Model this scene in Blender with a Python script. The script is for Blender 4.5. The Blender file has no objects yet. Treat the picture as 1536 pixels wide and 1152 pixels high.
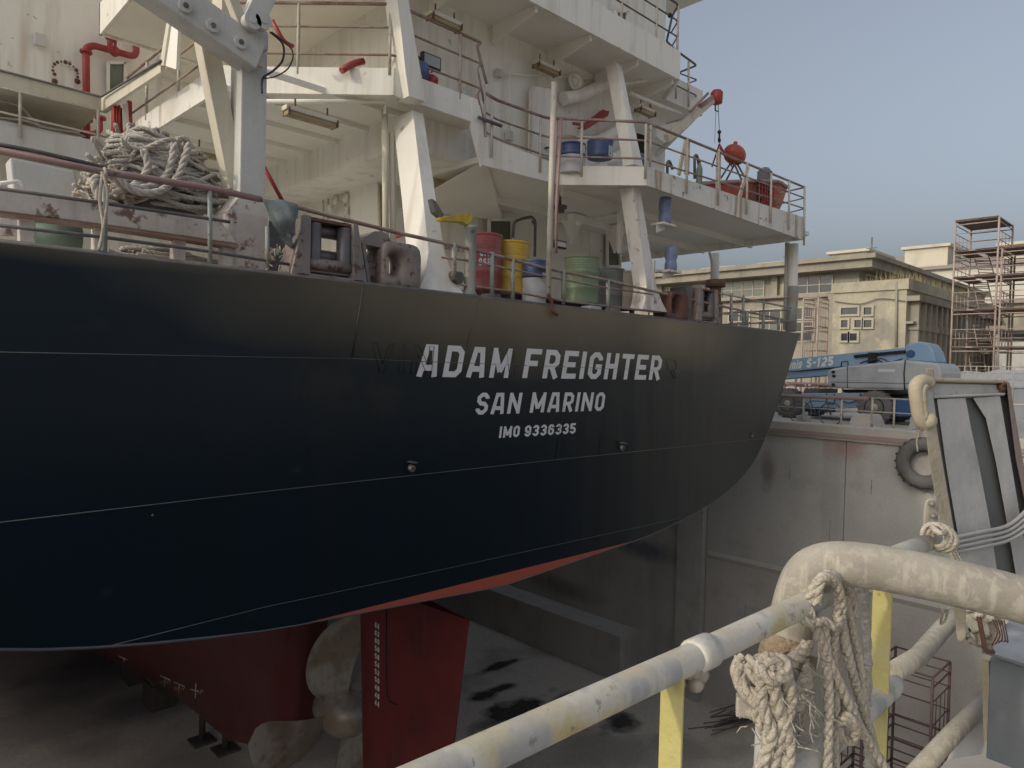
import bpy, bmesh, math, random
from mathutils import Vector as V, Matrix
from math import sin, cos, pi
R = math.radians
random.seed(11)
scn = bpy.context.scene
col = scn.collection
# ---------------------------------------------------------------- camera frame
FPX = 1063.0                                  # focal length in pixels of a 1536 px wide picture
TH = R(43.8)                                  # heading of the view, measured from the ship's axis
HR = V((cos(TH), -sin(TH), 0)); VW = V((sin(TH), cos(TH), 0)); UP = V((0, 0, 1))
pt = math.atan(24 / FPX); rh = R(1.43)
VD = VW * cos(pt) - UP * sin(pt); UH = VW * sin(pt) + UP * cos(pt)
RR = HR * cos(rh) + UH * sin(rh); UU = UH * cos(rh) - HR * sin(rh)
def ray(x, y): return VD + RR * ((x - 768) / FPX) + UU * ((576 - y) / FPX)
def PT(x, y, t): return ray(x, y) * t
def PS(x, y, s): d = ray(x, y); return d * (s / d.x)
def PF(x, y, f): d = ray(x, y); return d * (f / d.y)
def PZ(x, y, z): d = ray(x, y); return d * (z / d.z)
def pl(fn, pts, k): return [fn(a, b, k) for a, b in pts]
# ---------------------------------------------------------------- mesh builder
ORG = {}
class MB:
    def __init__(s): s.v = []; s.f = []; s.sm = []
    def add(s, vs, fs, smooth=False):
        n = len(s.v); s.v += [V(p) for p in vs]
        for f in fs: s.f.append([i + n for i in f]); s.sm.append(smooth)
        return s
    def box(s, a, b):
        x0, x1 = sorted((a[0], b[0])); y0, y1 = sorted((a[1], b[1])); z0, z1 = sorted((a[2], b[2]))
        return s.hexa([(x0,y0,z0),(x1,y0,z0),(x1,y1,z0),(x0,y1,z0)], [(x0,y0,z1),(x1,y0,z1),(x1,y1,z1),(x0,y1,z1)])
    def cbox(s, c, sz, rz=0, M=None):
        m = M or Matrix.Rotation(rz, 3, 'Z'); h = V(sz) / 2; c = V(c)
        q = lambda i, j, k: c + m @ V((i * h.x, j * h.y, k * h.z))
        return s.hexa([q(-1,-1,-1),q(1,-1,-1),q(1,1,-1),q(-1,1,-1)], [q(-1,-1,1),q(1,-1,1),q(1,1,1),q(-1,1,1)])
    def hexa(s, lo, hi): return s.add(list(lo) + list(hi), [(3,2,1,0),(4,5,6,7),(0,1,5,4),(1,2,6,5),(2,3,7,6),(3,0,4,7)])
    def prism(s, poly, ex):
        n = len(poly); ex = V(ex); a = [V(p) for p in poly]; b = [p + ex for p in a]
        fs = [list(range(n - 1, -1, -1)), list(range(n, 2 * n))] + [(i, (i+1) % n, n + (i+1) % n, n + i) for i in range(n)]
        return s.add(a + b, fs)
    def bar(s, a, b, w, h, up=(0,0,1)):
        a = V(a); b = V(b); d = (b - a).normalized(); u = V(up)
        if abs(d.dot(u)) > .98: u = V((0,1,0))
        x = d.cross(u).normalized() * (w / 2); y = x.normalized().cross(d) * (h / 2)
        return s.hexa([a-x-y, a+x-y, a+x+y, a-x+y], [b-x-y, b+x-y, b+x+y, b-x+y])
    def tube(s, pts, r, n=8, closed=False, smooth=True):
        pts = [V(p) for p in pts]; k = len(pts)
        rs = r if isinstance(r, (list, tuple)) else [r] * k
        T = []
        for i in range(k):
            a = pts[i-1] if (i or closed) else pts[i]; b = pts[(i+1) % k] if (i < k-1 or closed) else pts[i]
            t = (b - a); T.append(t.normalized() if t.length > 1e-9 else V((0,0,1)))
        u = T[0].orthogonal().normalized(); vs = []
        for i in range(k):
            u = u - T[i] * u.dot(T[i])
            u = u.normalized() if u.length > 1e-6 else T[i].orthogonal().normalized()
            w = T[i].cross(u)
            for j in range(n):
                an = 2 * pi * j / n; vs.append(pts[i] + (u * cos(an) + w * sin(an)) * rs[i])
        fs = []
        for i in range(k if closed else k - 1):
            a = i * n; b = ((i + 1) % k) * n
            for j in range(n): fs.append((a + j, a + (j+1) % n, b + (j+1) % n, b + j))
        s.add(vs, fs, smooth)
        if not closed:
            o = len(s.v) - k * n
            s.f.append([o + j for j in range(n - 1, -1, -1)]); s.sm.append(False)
            s.f.append([o + (k - 1) * n + j for j in range(n)]); s.sm.append(False)
        return s
    def lathe(s, prof, c=(0,0,0), ax=(0,0,1), n=16, smooth=True):
        ax = V(ax).normalized(); u = ax.orthogonal().normalized(); w = ax.cross(u); c = V(c); vs = []; fs = []
        for r, z in prof:
            for j in range(n):
                a = 2 * pi * j / n; vs.append(c + ax * z + (u * cos(a) + w * sin(a)) * r)
        for i in range(len(prof) - 1):
            for j in range(n): fs.append((i*n+j, i*n+(j+1) % n, (i+1)*n+(j+1) % n, (i+1)*n+j))
        s.add(vs, fs, smooth); o = len(s.v) - len(vs)
        s.f.append([o + j for j in range(n-1, -1, -1)]); s.sm.append(False)
        s.f.append([o + (len(prof)-1)*n + j for j in range(n)]); s.sm.append(False)
        return s
    def cyl(s, a, b, r, n=12): a = V(a); b = V(b); return s.lathe([(r, 0), (r, (b-a).length)], a, b - a, n)
    def ball(s, c, r, n=12, m=8, sc=(1,1,1), M=None):
        c = V(c); M = M or Matrix.Identity(3); vs = []; fs = []
        for i in range(m + 1):
            th = pi * i / m
            for j in range(n):
                a = 2*pi*j/n; vs.append(c + M @ V((r*sc[0]*sin(th)*cos(a), r*sc[1]*sin(th)*sin(a), r*sc[2]*cos(th))))
        for i in range(m):
            for j in range(n): fs.append((i*n+j, (i+1)*n+j, (i+1)*n+(j+1) % n, i*n+(j+1) % n))
        return s.add(vs, fs, True)
    def grid(s, fn, nu, nv, smooth=True, closeu=False):
        vs = [fn(i, j) for i in range(nu) for j in range(nv)]; fs = []
        for i in range(nu if closeu else nu - 1):
            for j in range(nv - 1): a = i*nv+j; b = ((i+1) % nu)*nv+j; fs.append((a, b, b+1, a+1))
        return s.add(vs, fs, smooth)
    def build(s, name, mat, parent=None, bevel=0, fix=True, seg=2):
        org = ORG.get(parent.name) if parent else None
        if org is None:
            xs = [p.x for p in s.v]; ys = [p.y for p in s.v]; zs = [p.z for p in s.v]
            org = V(((min(xs)+max(xs))/2, (min(ys)+max(ys))/2, min(zs)))
        me = bpy.data.meshes.new(name); me.from_pydata([tuple(p - org) for p in s.v], [], s.f)
        me.polygons.foreach_set('use_smooth', s.sm)
        for mm in (mat if isinstance(mat, (list, tuple)) else [mat]): me.materials.append(mm)
        if fix:
            bm = bmesh.new(); bm.from_mesh(me); bmesh.ops.remove_doubles(bm, verts=bm.verts, dist=1e-6)
            bmesh.ops.recalc_face_normals(bm, faces=bm.faces); bm.to_mesh(me); bm.free()
        me.update(); o = bpy.data.objects.new(name, me); col.objects.link(o)
        if parent: o.parent = parent
        else: o.location = org
        ORG[o.name] = org
        if bevel:
            m = o.modifiers.new('bevel', 'BEVEL'); m.width = bevel; m.segments = seg; m.limit_method = 'ANGLE'; m.angle_limit = R(40)
        return o
def tag(o, label=None, cat=None, group=None, kind=None):
    for k, x in (('label', label), ('category', cat), ('group', group), ('kind', kind)):
        if x: o[k] = x
    return o
def thing(name, loc, label, cat, group=None):
    o = bpy.data.objects.new(name, None); o.empty_display_size = .2; col.objects.link(o); o.location = V(loc); ORG[o.name] = V(loc)
    return tag(o, label, cat, group)
KIDS = {}
def copy_thing(root, loc, rz=0, label=None, mats=None, scale=None):
    r = root.copy(); col.objects.link(r); r.location = V(loc); r.rotation_euler.z = rz
    if scale: r.scale = scale
    if label: r['label'] = label
    def rec(src, dst):
        for ch in [c for c in bpy.data.objects if c.parent == src]:
            c = ch.copy(); col.objects.link(c); c.parent = dst
            if mats:
                for a in list(mats):
                    if c.name.split('.')[0] == a: c.data = c.data.copy(); c.data.materials[0] = mats[a]
            rec(ch, c)
    rec(root, r)
    return r
def bend(pts, rad=.1, n=5):
    """a polyline with rounded corners"""
    pts = [V(p) for p in pts]; out = [pts[0]]
    for i in range(1, len(pts) - 1):
        a, b, c = pts[i-1], pts[i], pts[i+1]
        d0 = (a - b); d1 = (c - b); r = min(rad, d0.length * .45, d1.length * .45)
        p0 = b + d0.normalized() * r; p1 = b + d1.normalized() * r
        for k in range(n + 1):
            t = k / n; out.append(p0 * (1-t)**2 + b * 2*t*(1-t) + p1 * t*t)
    out.append(pts[-1]); return out
def spline(pts, n=6):
    pts = [V(p) for p in pts]; q = [pts[0]] + pts + [pts[-1]]; out = []
    for i in range(1, len(q) - 2):
        for k in range(n):
            t = k / n; a, b, c, d = q[i-1], q[i], q[i+1], q[i+2]
            out.append(.5 * ((2*b) + (c-a)*t + (2*a-5*b+4*c-d)*t*t + (3*b-a-3*c+d)*t**3))
    out.append(pts[-1]); return out
# ---------------------------------------------------------------- materials
def mat(name, base, rough=.6, metal=0, c2=None, c2s=2.5, c2lo=.45, c2hi=.7, c2a=.8, streak=None, sa=.5, ss=6, slo=.52, shi=.75,
        spot=None, spa=.8, sps=9, splo=.62, sphi=.68, bump=.15, bs=25, fine=.12, dust=None, da=.6, warp=0, tint=None, coat=0):
    m = bpy.data.materials.new(name); m.use_nodes = True; nt = m.node_tree; N = nt.nodes; L = nt.links
    b = N['Principled BSDF']; b.inputs['Roughness'].default_value = rough; b.inputs['Metallic'].default_value = metal
    if coat: b.inputs['Coat Weight'].default_value = coat; b.inputs['Coat Roughness'].default_value = .15
    tc = N.new('ShaderNodeTexCoord'); ob = tc.outputs['Object']
    def noise(scale, detail=5, vec=None, rg=.55):
        n = N.new('ShaderNodeTexNoise'); n.inputs['Scale'].default_value = scale; n.inputs['Detail'].default_value = detail
        n.inputs['Roughness'].default_value = rg; L.new(vec or ob, n.inputs['Vector']); return n.outputs['Fac']
    def ramp(f, lo, hi, amt):
        r = N.new('ShaderNodeMapRange'); r.inputs[1].default_value = lo; r.inputs[2].default_value = hi
        r.inputs[3].default_value = 0; r.inputs[4].default_value = amt; L.new(f, r.inputs[0]); return r.outputs[0]
    def mix(a, c, fac, mode='MIX'):
        x = N.new('ShaderNodeMix'); x.data_type = 'RGBA'; x.blend_type = mode
        if hasattr(fac, 'node'): L.new(fac, x.inputs[0])
        else: x.inputs[0].default_value = fac
        for s, val in ((x.inputs[6], a), (x.inputs[7], c)):
            if hasattr(val, 'node'): L.new(val, s)
            else: s.default_value = (*val, 1)
        return x.outputs[2]
    c = base
    if c2: c = mix(c, c2, ramp(noise(c2s, 6), c2lo, c2hi, c2a))
    if streak:
        mp = N.new('ShaderNodeMapping'); mp.inputs['Scale'].default_value = (ss, ss, ss * .09); L.new(ob, mp.inputs['Vector'])
        c = mix(c, streak, ramp(noise(1, 5, mp.outputs[0], .6), slo, shi, sa))
    if spot: c = mix(c, spot, ramp(noise(sps, 8, None, .62), splo, sphi, spa))
    if dust:
        g = N.new('ShaderNodeNewGeometry'); sx = N.new('ShaderNodeSeparateXYZ'); L.new(g.outputs['Normal'], sx.inputs[0])
        f1 = ramp(sx.outputs[2], .15, .85, da)
        mu = N.new('ShaderNodeMath'); mu.operation = 'MULTIPLY'; L.new(f1, mu.inputs[0]); L.new(ramp(noise(7, 6), .3, .55, 1), mu.inputs[1])
        c = mix(c, dust, mu.outputs[0])
    if fine:
        f = noise(bs * 1.7, 6, None, .7); r = ramp(f, .25, .75, 1)
        cr = N.new('ShaderNodeMapRange'); cr.inputs[3].default_value = 1 - fine * 1.6; cr.inputs[4].default_value = 1 + fine * .9; L.new(f, cr.inputs[0])
        cm = N.new('ShaderNodeCombineColor')
        for i in range(3): L.new(cr.outputs[0], cm.inputs[i])
        c = mix(c, cm.outputs[0], 1.0, 'MULTIPLY')
    if hasattr(c, 'node'): L.new(c, b.inputs['Base Color'])
    else: b.inputs['Base Color'].default_value = (*c, 1)
    if bump:
        bp = N.new('ShaderNodeBump'); bp.inputs['Strength'].default_value = bump; bp.inputs['Distance'].default_value = .02
        L.new(noise(bs, 6), bp.inputs['Height'])
        if warp:
            b2 = N.new('ShaderNodeBump'); b2.inputs['Strength'].default_value = 1; b2.inputs['Distance'].default_value = warp
            mp2 = N.new('ShaderNodeMapping'); mp2.inputs['Scale'].default_value = (1.5, 1.5, .35); L.new(ob, mp2.inputs['Vector']); L.new(noise(1.0, 1.5, mp2.outputs[0]), b2.inputs['Height']); L.new(b2.outputs[0], bp.inputs['Normal'])
        L.new(bp.outputs[0], b.inputs['Normal'])
    return m
RUST = (.16, .06, .03); DUST = (.36, .32, .26)
M = {}
M['white'] = mat('white_marine_paint', (.83, .81, .755), .55, c2=(.75, .72, .65), c2s=.9, streak=(.50, .43, .33), sa=.6, ss=3.4, slo=.5, shi=.72, spot=(.32, .19, .11), spa=.65, sps=3.6, splo=.655, sphi=.70, bump=.06, bs=14, fine=.05)
M['whitec'] = mat('white_ceiling_paint', (.82, .80, .735), .6, c2=(.73, .70, .62), c2s=.7, spot=(.3, .2, .12), spa=.4, sps=3, splo=.68, bump=.05, bs=14, fine=.05)
M['whiterust'] = mat('rust_streaked_white_paint', (.76, .74, .70), .6, c2=(.62, .58, .51), c2s=1.4, streak=(.3, .16, .08), sa=.75, ss=4.5, slo=.54, shi=.68, spot=(.2, .08, .04), spa=.85, sps=4.5, splo=.62, bump=.12, bs=18)
M['cream'] = mat('aged_cream_paint', (.64, .60, .50), .6, c2=(.53, .47, .37), c2s=1.2, streak=(.33, .22, .12), sa=.4, bump=.1, bs=18)
M['greyw'] = mat('grey_white_steel_paint', (.60, .60, .58), .55, c2=(.50, .49, .46), c2s=1.3, streak=(.3, .24, .18), sa=.4, ss=4, bump=.08, bs=16)
M['pinkbeam'] = mat('peeling_pinkish_white_paint', (.62, .575, .53), .7, c2=(.50, .43, .38), c2s=1.5, streak=(.2, .09, .06), sa=.55, ss=3, spot=(.16, .08, .055), spa=.9, sps=4.2, splo=.565, sphi=.62, bump=.3, bs=12)
M['pinkpipe'] = mat('faded_red_pipe_paint', (.33, .20, .19), .6, c2=(.40, .29, .27), c2s=3, spot=(.12, .06, .04), sps=6, bump=.1)
M['red'] = mat('red_fire_main_paint', (.33, .035, .04), .45, c2=(.40, .09, .09), c2s=3, spot=(.1, .03, .02), spa=.6, sps=7, bump=.08)
M['rail'] = mat('rusty_rail_paint', (.36, .29, .26), .6, c2=(.24, .13, .10), c2s=3, c2lo=.4, c2hi=.6, spot=(.14, .06, .04), sps=11, splo=.56, bump=.2)
M['railw'] = mat('white_rail_paint', (.52, .49, .43), .55, c2=(.40, .32, .26), c2s=3, spot=(.2, .1, .06), sps=9, splo=.6, bump=.12)
M['railg'] = mat('grey_green_post_paint', (.30, .33, .30), .6, c2=(.34, .24, .2), c2s=2.5, spot=(.15, .07, .05), sps=8, splo=.6, bump=.15)
M['raild'] = mat('dark_weathered_rail', (.10, .10, .10), .55, c2=(.2, .16, .14), c2s=5, bump=.15)
M['fair'] = mat('scuffed_fairlead_steel', (.21, .19, .185), .5, c2=(.33, .25, .22), c2s=2.2, c2lo=.42, streak=(.33, .27, .25), sa=.5, ss=7, spot=(.08, .045, .035), spa=.85, sps=9, splo=.57, sphi=.62, bump=.3, metal=.15)
M['roller'] = mat('worn_roller_steel', (.15, .145, .15), .42, metal=.4, c2=(.23, .16, .14), c2s=4, bump=.2)
M['rust'] = mat('heavy_rust', (.15, .075, .055), .85, c2=(.09, .04, .03), c2s=4, spot=(.25, .15, .11), sps=9, bump=.6, bs=30)
M['dark'] = mat('dark_opening', (.012, .012, .012), .8, bump=0, fine=0)
M['blackpl'] = mat('black_plastic', (.015, .015, .016), .45, bump=.05)
M['glass'] = mat('dark_window_glass', (.03, .035, .04), .08, bump=0, fine=0)
M['glassg'] = mat('curtained_window_glass', (.10, .12, .10), .15, streak=(.16, .17, .14), ss=40, slo=.4, shi=.6, bump=0, fine=0)
M['bluegl'] = mat('blue_grey_window_glass', (.14, .18, .22), .1, bump=0, fine=0)
M['tubey'] = mat('yellowed_lamp_diffuser', (.60, .52, .16), .4, c2=(.5, .42, .2), bump=.03)
M['tubeb'] = mat('dirty_lamp_diffuser', (.34, .27, .15), .5, c2=(.24, .17, .09), c2s=5, spot=(.1, .05, .03), sps=12, bump=.1)
M['green'] = mat('green_drum_paint', (.17, .23, .14), .5, c2=(.22, .26, .17), c2s=3, streak=(.25, .2, .15), sa=.5, spot=(.15, .08, .05), sps=8, splo=.63, bump=.08)
M['yellow'] = mat('yellow_drum_paint', (.56, .36, .045), .5, c2=(.42, .26, .05), c2s=3, streak=(.5, .38, .2), sa=.6, bump=.08, spot=(.16, .09, .04), sps=8, splo=.66)
M['yelarm'] = mat('yellow_davit_paint', (.55, .40, .04), .55, c2=(.38, .26, .05), c2s=5, spot=(.12, .06, .03), sps=10, splo=.58, bump=.15)
M['reddr'] = mat('red_drum_paint', (.30, .075, .075), .5, c2=(.22, .05, .05), c2s=3, streak=(.4, .25, .22), sa=.5, spot=(.12, .05, .04), sps=8, splo=.63, bump=.08)
M['greydr'] = mat('grey_drum_paint', (.17, .18, .17), .5, c2=(.12, .13, .125), c2s=3, streak=(.28, .22, .18), sa=.5, bump=.08)
M['beigedr'] = mat('rusty_beige_drum_paint', (.36, .31, .25), .6, c2=(.3, .19, .15), c2s=2, streak=(.27, .12, .1), sa=.6, bump=.1)
M['bluedr'] = mat('blue_drum_paint', (.05, .085, .21), .45, c2=(.09, .12, .23), c2s=3, bump=.06)
M['whitedr'] = mat('white_drum_paint', (.5, .5, .5), .45, streak=(.35, .28, .25), sa=.5, bump=.06)
M['label'] = mat('paper_label', (.55, .57, .6), .6, bump=0)
M['rope'] = mat('dusty_rope_fibre', (.60, .54, .45), .95, c2=(.46, .40, .33), c2s=5, bump=.9, bs=60, fine=.25)
M['ropeg'] = mat('grey_mooring_rope', (.56, .525, .475), .95, c2=(.40, .375, .34), c2s=4, bump=.9, bs=60, fine=.25)
M['canvas'] = mat('grey_green_canvas', (.20, .235, .235), .8, c2=(.13, .155, .16), c2s=4, c2lo=.4, c2hi=.6, bump=.5, bs=20)
M['bluecl'] = mat('blue_plastic_sheet', (.10, .15, .30), .4, c2=(.06, .1, .23), c2s=5, bump=.4, bs=14)
M['bluewrap'] = mat('pale_blue_plastic_wrap', (.20, .25, .40), .4, c2=(.12, .16, .32), c2s=9, spot=(.4, .43, .5), sps=10, splo=.58, bump=.5, bs=22)
M['orange'] = mat('faded_orange_grp', (.42, .08, .045), .45, c2=(.36, .10, .07), c2s=3, streak=(.45, .22, .17), sa=.4, bump=.05)
M['redgear'] = mat('red_winch_paint', (.36, .05, .05), .45, spot=(.1, .04, .03), sps=10, bump=.1)
M['afoul'] = mat('red_antifouling', (.15, .017, .016), .65, c2=(.07, .009, .010), c2s=.9, streak=(.15, .05, .045), sa=.35, ss=4, slo=.55, spot=(.2, .13, .12), spa=.35, sps=7, splo=.68, bump=.08, bs=12, fine=.05)
M['bronze'] = mat('dull_propeller_bronze', (.29, .255, .20), .42, metal=.3, c2=(.47, .455, .43), c2s=.9, c2lo=.46, c2hi=.54, streak=(.25, .21, .15), sa=.6, ss=6, spot=(.13, .10, .06), spa=.6, sps=5, splo=.55, sphi=.7, bump=.2, bs=30)
M['lett'] = mat('white_lettering_paint', (.74, .74, .75), .5, c2=(.64, .64, .65), c2s=2.5, spot=(.2, .2, .2), spa=.6, sps=6, splo=.66, sphi=.72, bump=.04, fine=.12)
M['weld'] = mat('weld_bead_glint_grey', (.09, .095, .105), .4, bump=.1)  # lighter than the hull: light caught along the beads is put into the colour
M['conc'] = mat('dusty_dock_concrete', (.53, .52, .485), .9, c2=(.42, .41, .38), c2s=.45, c2lo=.4, c2hi=.65, streak=(.29, .28, .26), sa=.55, ss=.55, slo=.5, shi=.72, spot=(.36, .345, .31), spa=.6, sps=1.0, splo=.52, sphi=.68, bump=.4, bs=9, fine=.15)
M['floor'] = mat('stained_dock_floor', (.66, .61, .53), .8, c2=(.42, .385, .34), c2s=.22, c2lo=.5, c2hi=.6, c2a=.9, spot=(.46, .44, .40), spa=.5, sps=.8, splo=.56, sphi=.7, bump=.5, bs=5, fine=.25)
M['quay'] = mat('dusty_quay_ground', (.42, .395, .35), .95, c2=(.33, .305, .27), c2s=.25, spot=(.17, .15, .13), spa=.5, sps=.6, bump=.4, bs=6)
M['kerb'] = mat('dusty_coping', (.50, .475, .43), .9, c2=(.38, .355, .32), c2s=1.2, spot=(.3, .19, .16), spa=.5, sps=2, bump=.4, bs=10)
M['bluelift'] = mat('blue_machine_paint', (.22, .35, .50), .55, c2=(.27, .38, .50), c2s=2, streak=(.22, .28, .36), sa=.4, dust=DUST, da=.4, bump=.05)
M['bluedark'] = mat('dark_blue_machine_paint', (.03, .08, .20), .5, dust=DUST, da=.5, bump=.05)
M['greylift'] = mat('grey_machine_cowl', (.40, .42, .44), .5, c2=(.27, .285, .30), c2s=1.2, streak=(.36, .35, .33), sa=.3, bump=.04, fine=.04)
M['tyre'] = mat('dusty_tyre_rubber', (.15, .145, .14), .9, c2=(.08, .08, .08), c2s=3, bump=.6, bs=20)
M['plaster'] = mat('peeling_yellow_plaster', (.42, .39, .30), .9, c2=(.26, .245, .21), c2s=.3, c2lo=.46, c2hi=.56, c2a=.9, streak=(.24, .21, .17), sa=.6, ss=.7, spot=(.52, .46, .33), spa=.6, sps=.5, splo=.54, sphi=.6, bump=.5, bs=2.5, fine=.2)
M['plasterg'] = mat('grey_weathered_render', (.31, .285, .235), .9, c2=(.22, .2, .17), c2s=.3, streak=(.15, .135, .115), sa=.7, ss=1.2, spot=(.40, .36, .28), spa=.5, sps=.8, splo=.56, bump=.5, bs=3, fine=.2)
M['plastw'] = mat('white_shed_wall', (.58, .56, .51), .8, c2=(.5, .47, .42), c2s=.2, streak=(.45, .41, .35), sa=.4, ss=.6, bump=.1)
M['roof'] = mat('weathered_sheet_roof', (.34, .29, .26), .8, c2=(.26, .22, .2), c2s=.3, bump=.2, bs=3)
M['scaf'] = mat('rusty_scaffold_tube', (.40, .32, .28), .65, c2=(.2, .11, .09), c2s=2, spot=(.36, .31, .27), sps=4, splo=.5, bump=.15)
M['plank'] = mat('grey_scaffold_plank', (.20, .15, .14), .85, c2=(.14, .1, .09), c2s=2, bump=.3)
M['scafd'] = mat('dark_red_scaffold_tube', (.13, .08, .075), .7, bump=.1)
M['dustpipe'] = mat('dust_caked_pipe', (.37, .345, .295), .95, c2=(.30, .27, .225), c2s=6, c2lo=.42, c2hi=.62, streak=(.50, .46, .39), sa=.75, ss=42, slo=.52, shi=.62, spot=(.46, .42, .35), spa=.7, sps=30, splo=.52, sphi=.6, bump=.14, bs=120, fine=.16, dust=(.46, .42, .35), da=.6)
M['railfg'] = mat('worn_yellow_grey_rail_paint', (.62, .595, .53), .75, c2=(.55, .45, .17), c2s=7, c2lo=.5, c2hi=.6, c2a=.8, streak=(.36, .37, .40), sa=.8, ss=13, slo=.5, shi=.6, spot=(.24, .20, .17), spa=.75, sps=30, splo=.62, sphi=.66, bump=.10, bs=60, fine=.1, dust=(.5, .46, .38), da=.7)
M['postfg'] = mat('yellow_post_paint', (.56, .50, .19), .7, c2=(.52, .47, .27), c2s=5, spot=(.3, .22, .1), spa=.6, sps=26, splo=.63, bump=.2, bs=40, fine=.1)
M['channel'] = mat('grey_galvanised_plate', (.5, .5, .5), .6, c2=(.31, .31, .32), c2s=3, streak=(.28, .27, .26), sa=.35, ss=6, spot=(.14, .12, .11), spa=.8, sps=8, splo=.68, sphi=.7, bump=.15, bs=25)
M['chandark'] = mat('dark_galvanised_web', (.13, .14, .145), .6, c2=(.18, .18, .18), c2s=3, bump=.15)
M['chcream'] = mat('dusty_cream_flange', (.48, .43, .33), .8, c2=(.4, .34, .25), c2s=6, spot=(.3, .22, .15), sps=14, splo=.6, bump=.3, bs=40)
M['wire'] = mat('grey_lashing_wire', (.36, .36, .36), .6, bump=.2)
M['greybox'] = mat('grey_blue_steel_box', (.16, .18, .20), .6, c2=(.2, .21, .22), c2s=4, spot=(.36, .34, .31), sps=22, splo=.66, sphi=.69, bump=.1, dust=(.40, .41, .43), da=.85)
M['gate'] = mat('dusty_gate_steel', (.13, .12, .10), .8, c2=(.08, .07, .06), c2s=.5, bump=.3)
M['brownwall'] = mat('brown_shed_wall', (.30, .23, .15), .9, c2=(.24, .18, .12), c2s=.2, bump=.2)
M['earth'] = mat('loose_gravel', (.2, .18, .16), 1, bump=.8)
M['timber'] = mat('keel_block_timber', (.12, .10, .085), .9, c2=(.07, .06, .05), c2s=3, bump=.5)
M['tank'] = mat('pale_green_cylinder_paint', (.16, .22, .17), .5, bump=.1)
M['steelbar'] = mat('dull_steel_bar', (.20, .19, .18), .5, metal=.5, c2=(.12, .09, .08), c2s=5, bump=.2)
M['ivory'] = mat('white_lit_panel', (.55, .51, .42), .7, c2=(.42, .38, .3), c2s=.8, bump=.1)
M['frame'] = mat('weathered_window_frame', (.42, .385, .31), .8, c2=(.3, .27, .21), c2s=2, bump=.1)
M['dryplant'] = mat('dry_grass_blades', (.22, .18, .09), .9, bump=0)
M['puddle'] = mat('dark_oily_water', (.03, .032, .033), .3, bump=.02, bs=6, fine=0)
def hullmat():
    m = mat('black_topside_over_red_boot_paint', (.0030, .0118, .0215), .33, c2=(.0055, .0118, .018), c2s=.7, streak=(.013, .014, .016), sa=.5, ss=.9, slo=.5, shi=.8, spot=(.045, .043, .04), spa=.4, sps=2.2, splo=.66, sphi=.74, bump=.03, bs=9, fine=.12, warp=.016)
    nt = m.node_tree; N = nt.nodes; L = nt.links; b = N['Principled BSDF']
    src = b.inputs['Base Color'].links[0].from_socket
    tc = N.new('ShaderNodeTexCoord'); sx = N.new('ShaderNodeSeparateXYZ'); L.new(tc.outputs['Object'], sx.inputs[0])
    c = N.new('ShaderNodeMath'); c.operation = 'GREATER_THAN'; c.inputs[1].default_value = 9.3 - 3.10; L.new(sx.outputs[2], c.inputs[0])
    x = N.new('ShaderNodeMix'); x.data_type = 'RGBA'; L.new(c.outputs[0], x.inputs[0]); L.new(src, x.inputs[7])
    c3 = N.new('ShaderNodeMath'); c3.operation = 'GREATER_THAN'; c3.inputs[1].default_value = 9.3 - 3.45; L.new(sx.outputs[2], c3.inputs[0]); x3 = N.new('ShaderNodeMix'); x3.data_type = 'RGBA'; L.new(c3.outputs[0], x3.inputs[0]); nz = N.new('ShaderNodeTexNoise'); nz.inputs['Scale'].default_value = 1.1; nz.inputs['Detail'].default_value = 6; L.new(tc.outputs['Object'], nz.inputs['Vector'])
    x4 = N.new('ShaderNodeMix'); x4.data_type = 'RGBA'; L.new(nz.outputs[0], x4.inputs[0]); x4.inputs[6].default_value = (.125, .017, .016, 1); x4.inputs[7].default_value = (.075, .010, .012, 1); L.new(x4.outputs[2], x3.inputs[6]); x3.inputs[7].default_value = (.42, .10, .07, 1); L.new(x3.outputs[2], x.inputs[6]); b.inputs['Specular IOR Level'].default_value = .38
    L.new(x.outputs[2], b.inputs['Base Color'])
    r = N.new('ShaderNodeMapRange'); r.inputs[3].default_value = .6; r.inputs[4].default_value = .3; L.new(c.outputs[0], r.inputs[0]); L.new(r.outputs[0], b.inputs['Roughness'])
    return m
M['hull'] = hullmat()
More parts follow.
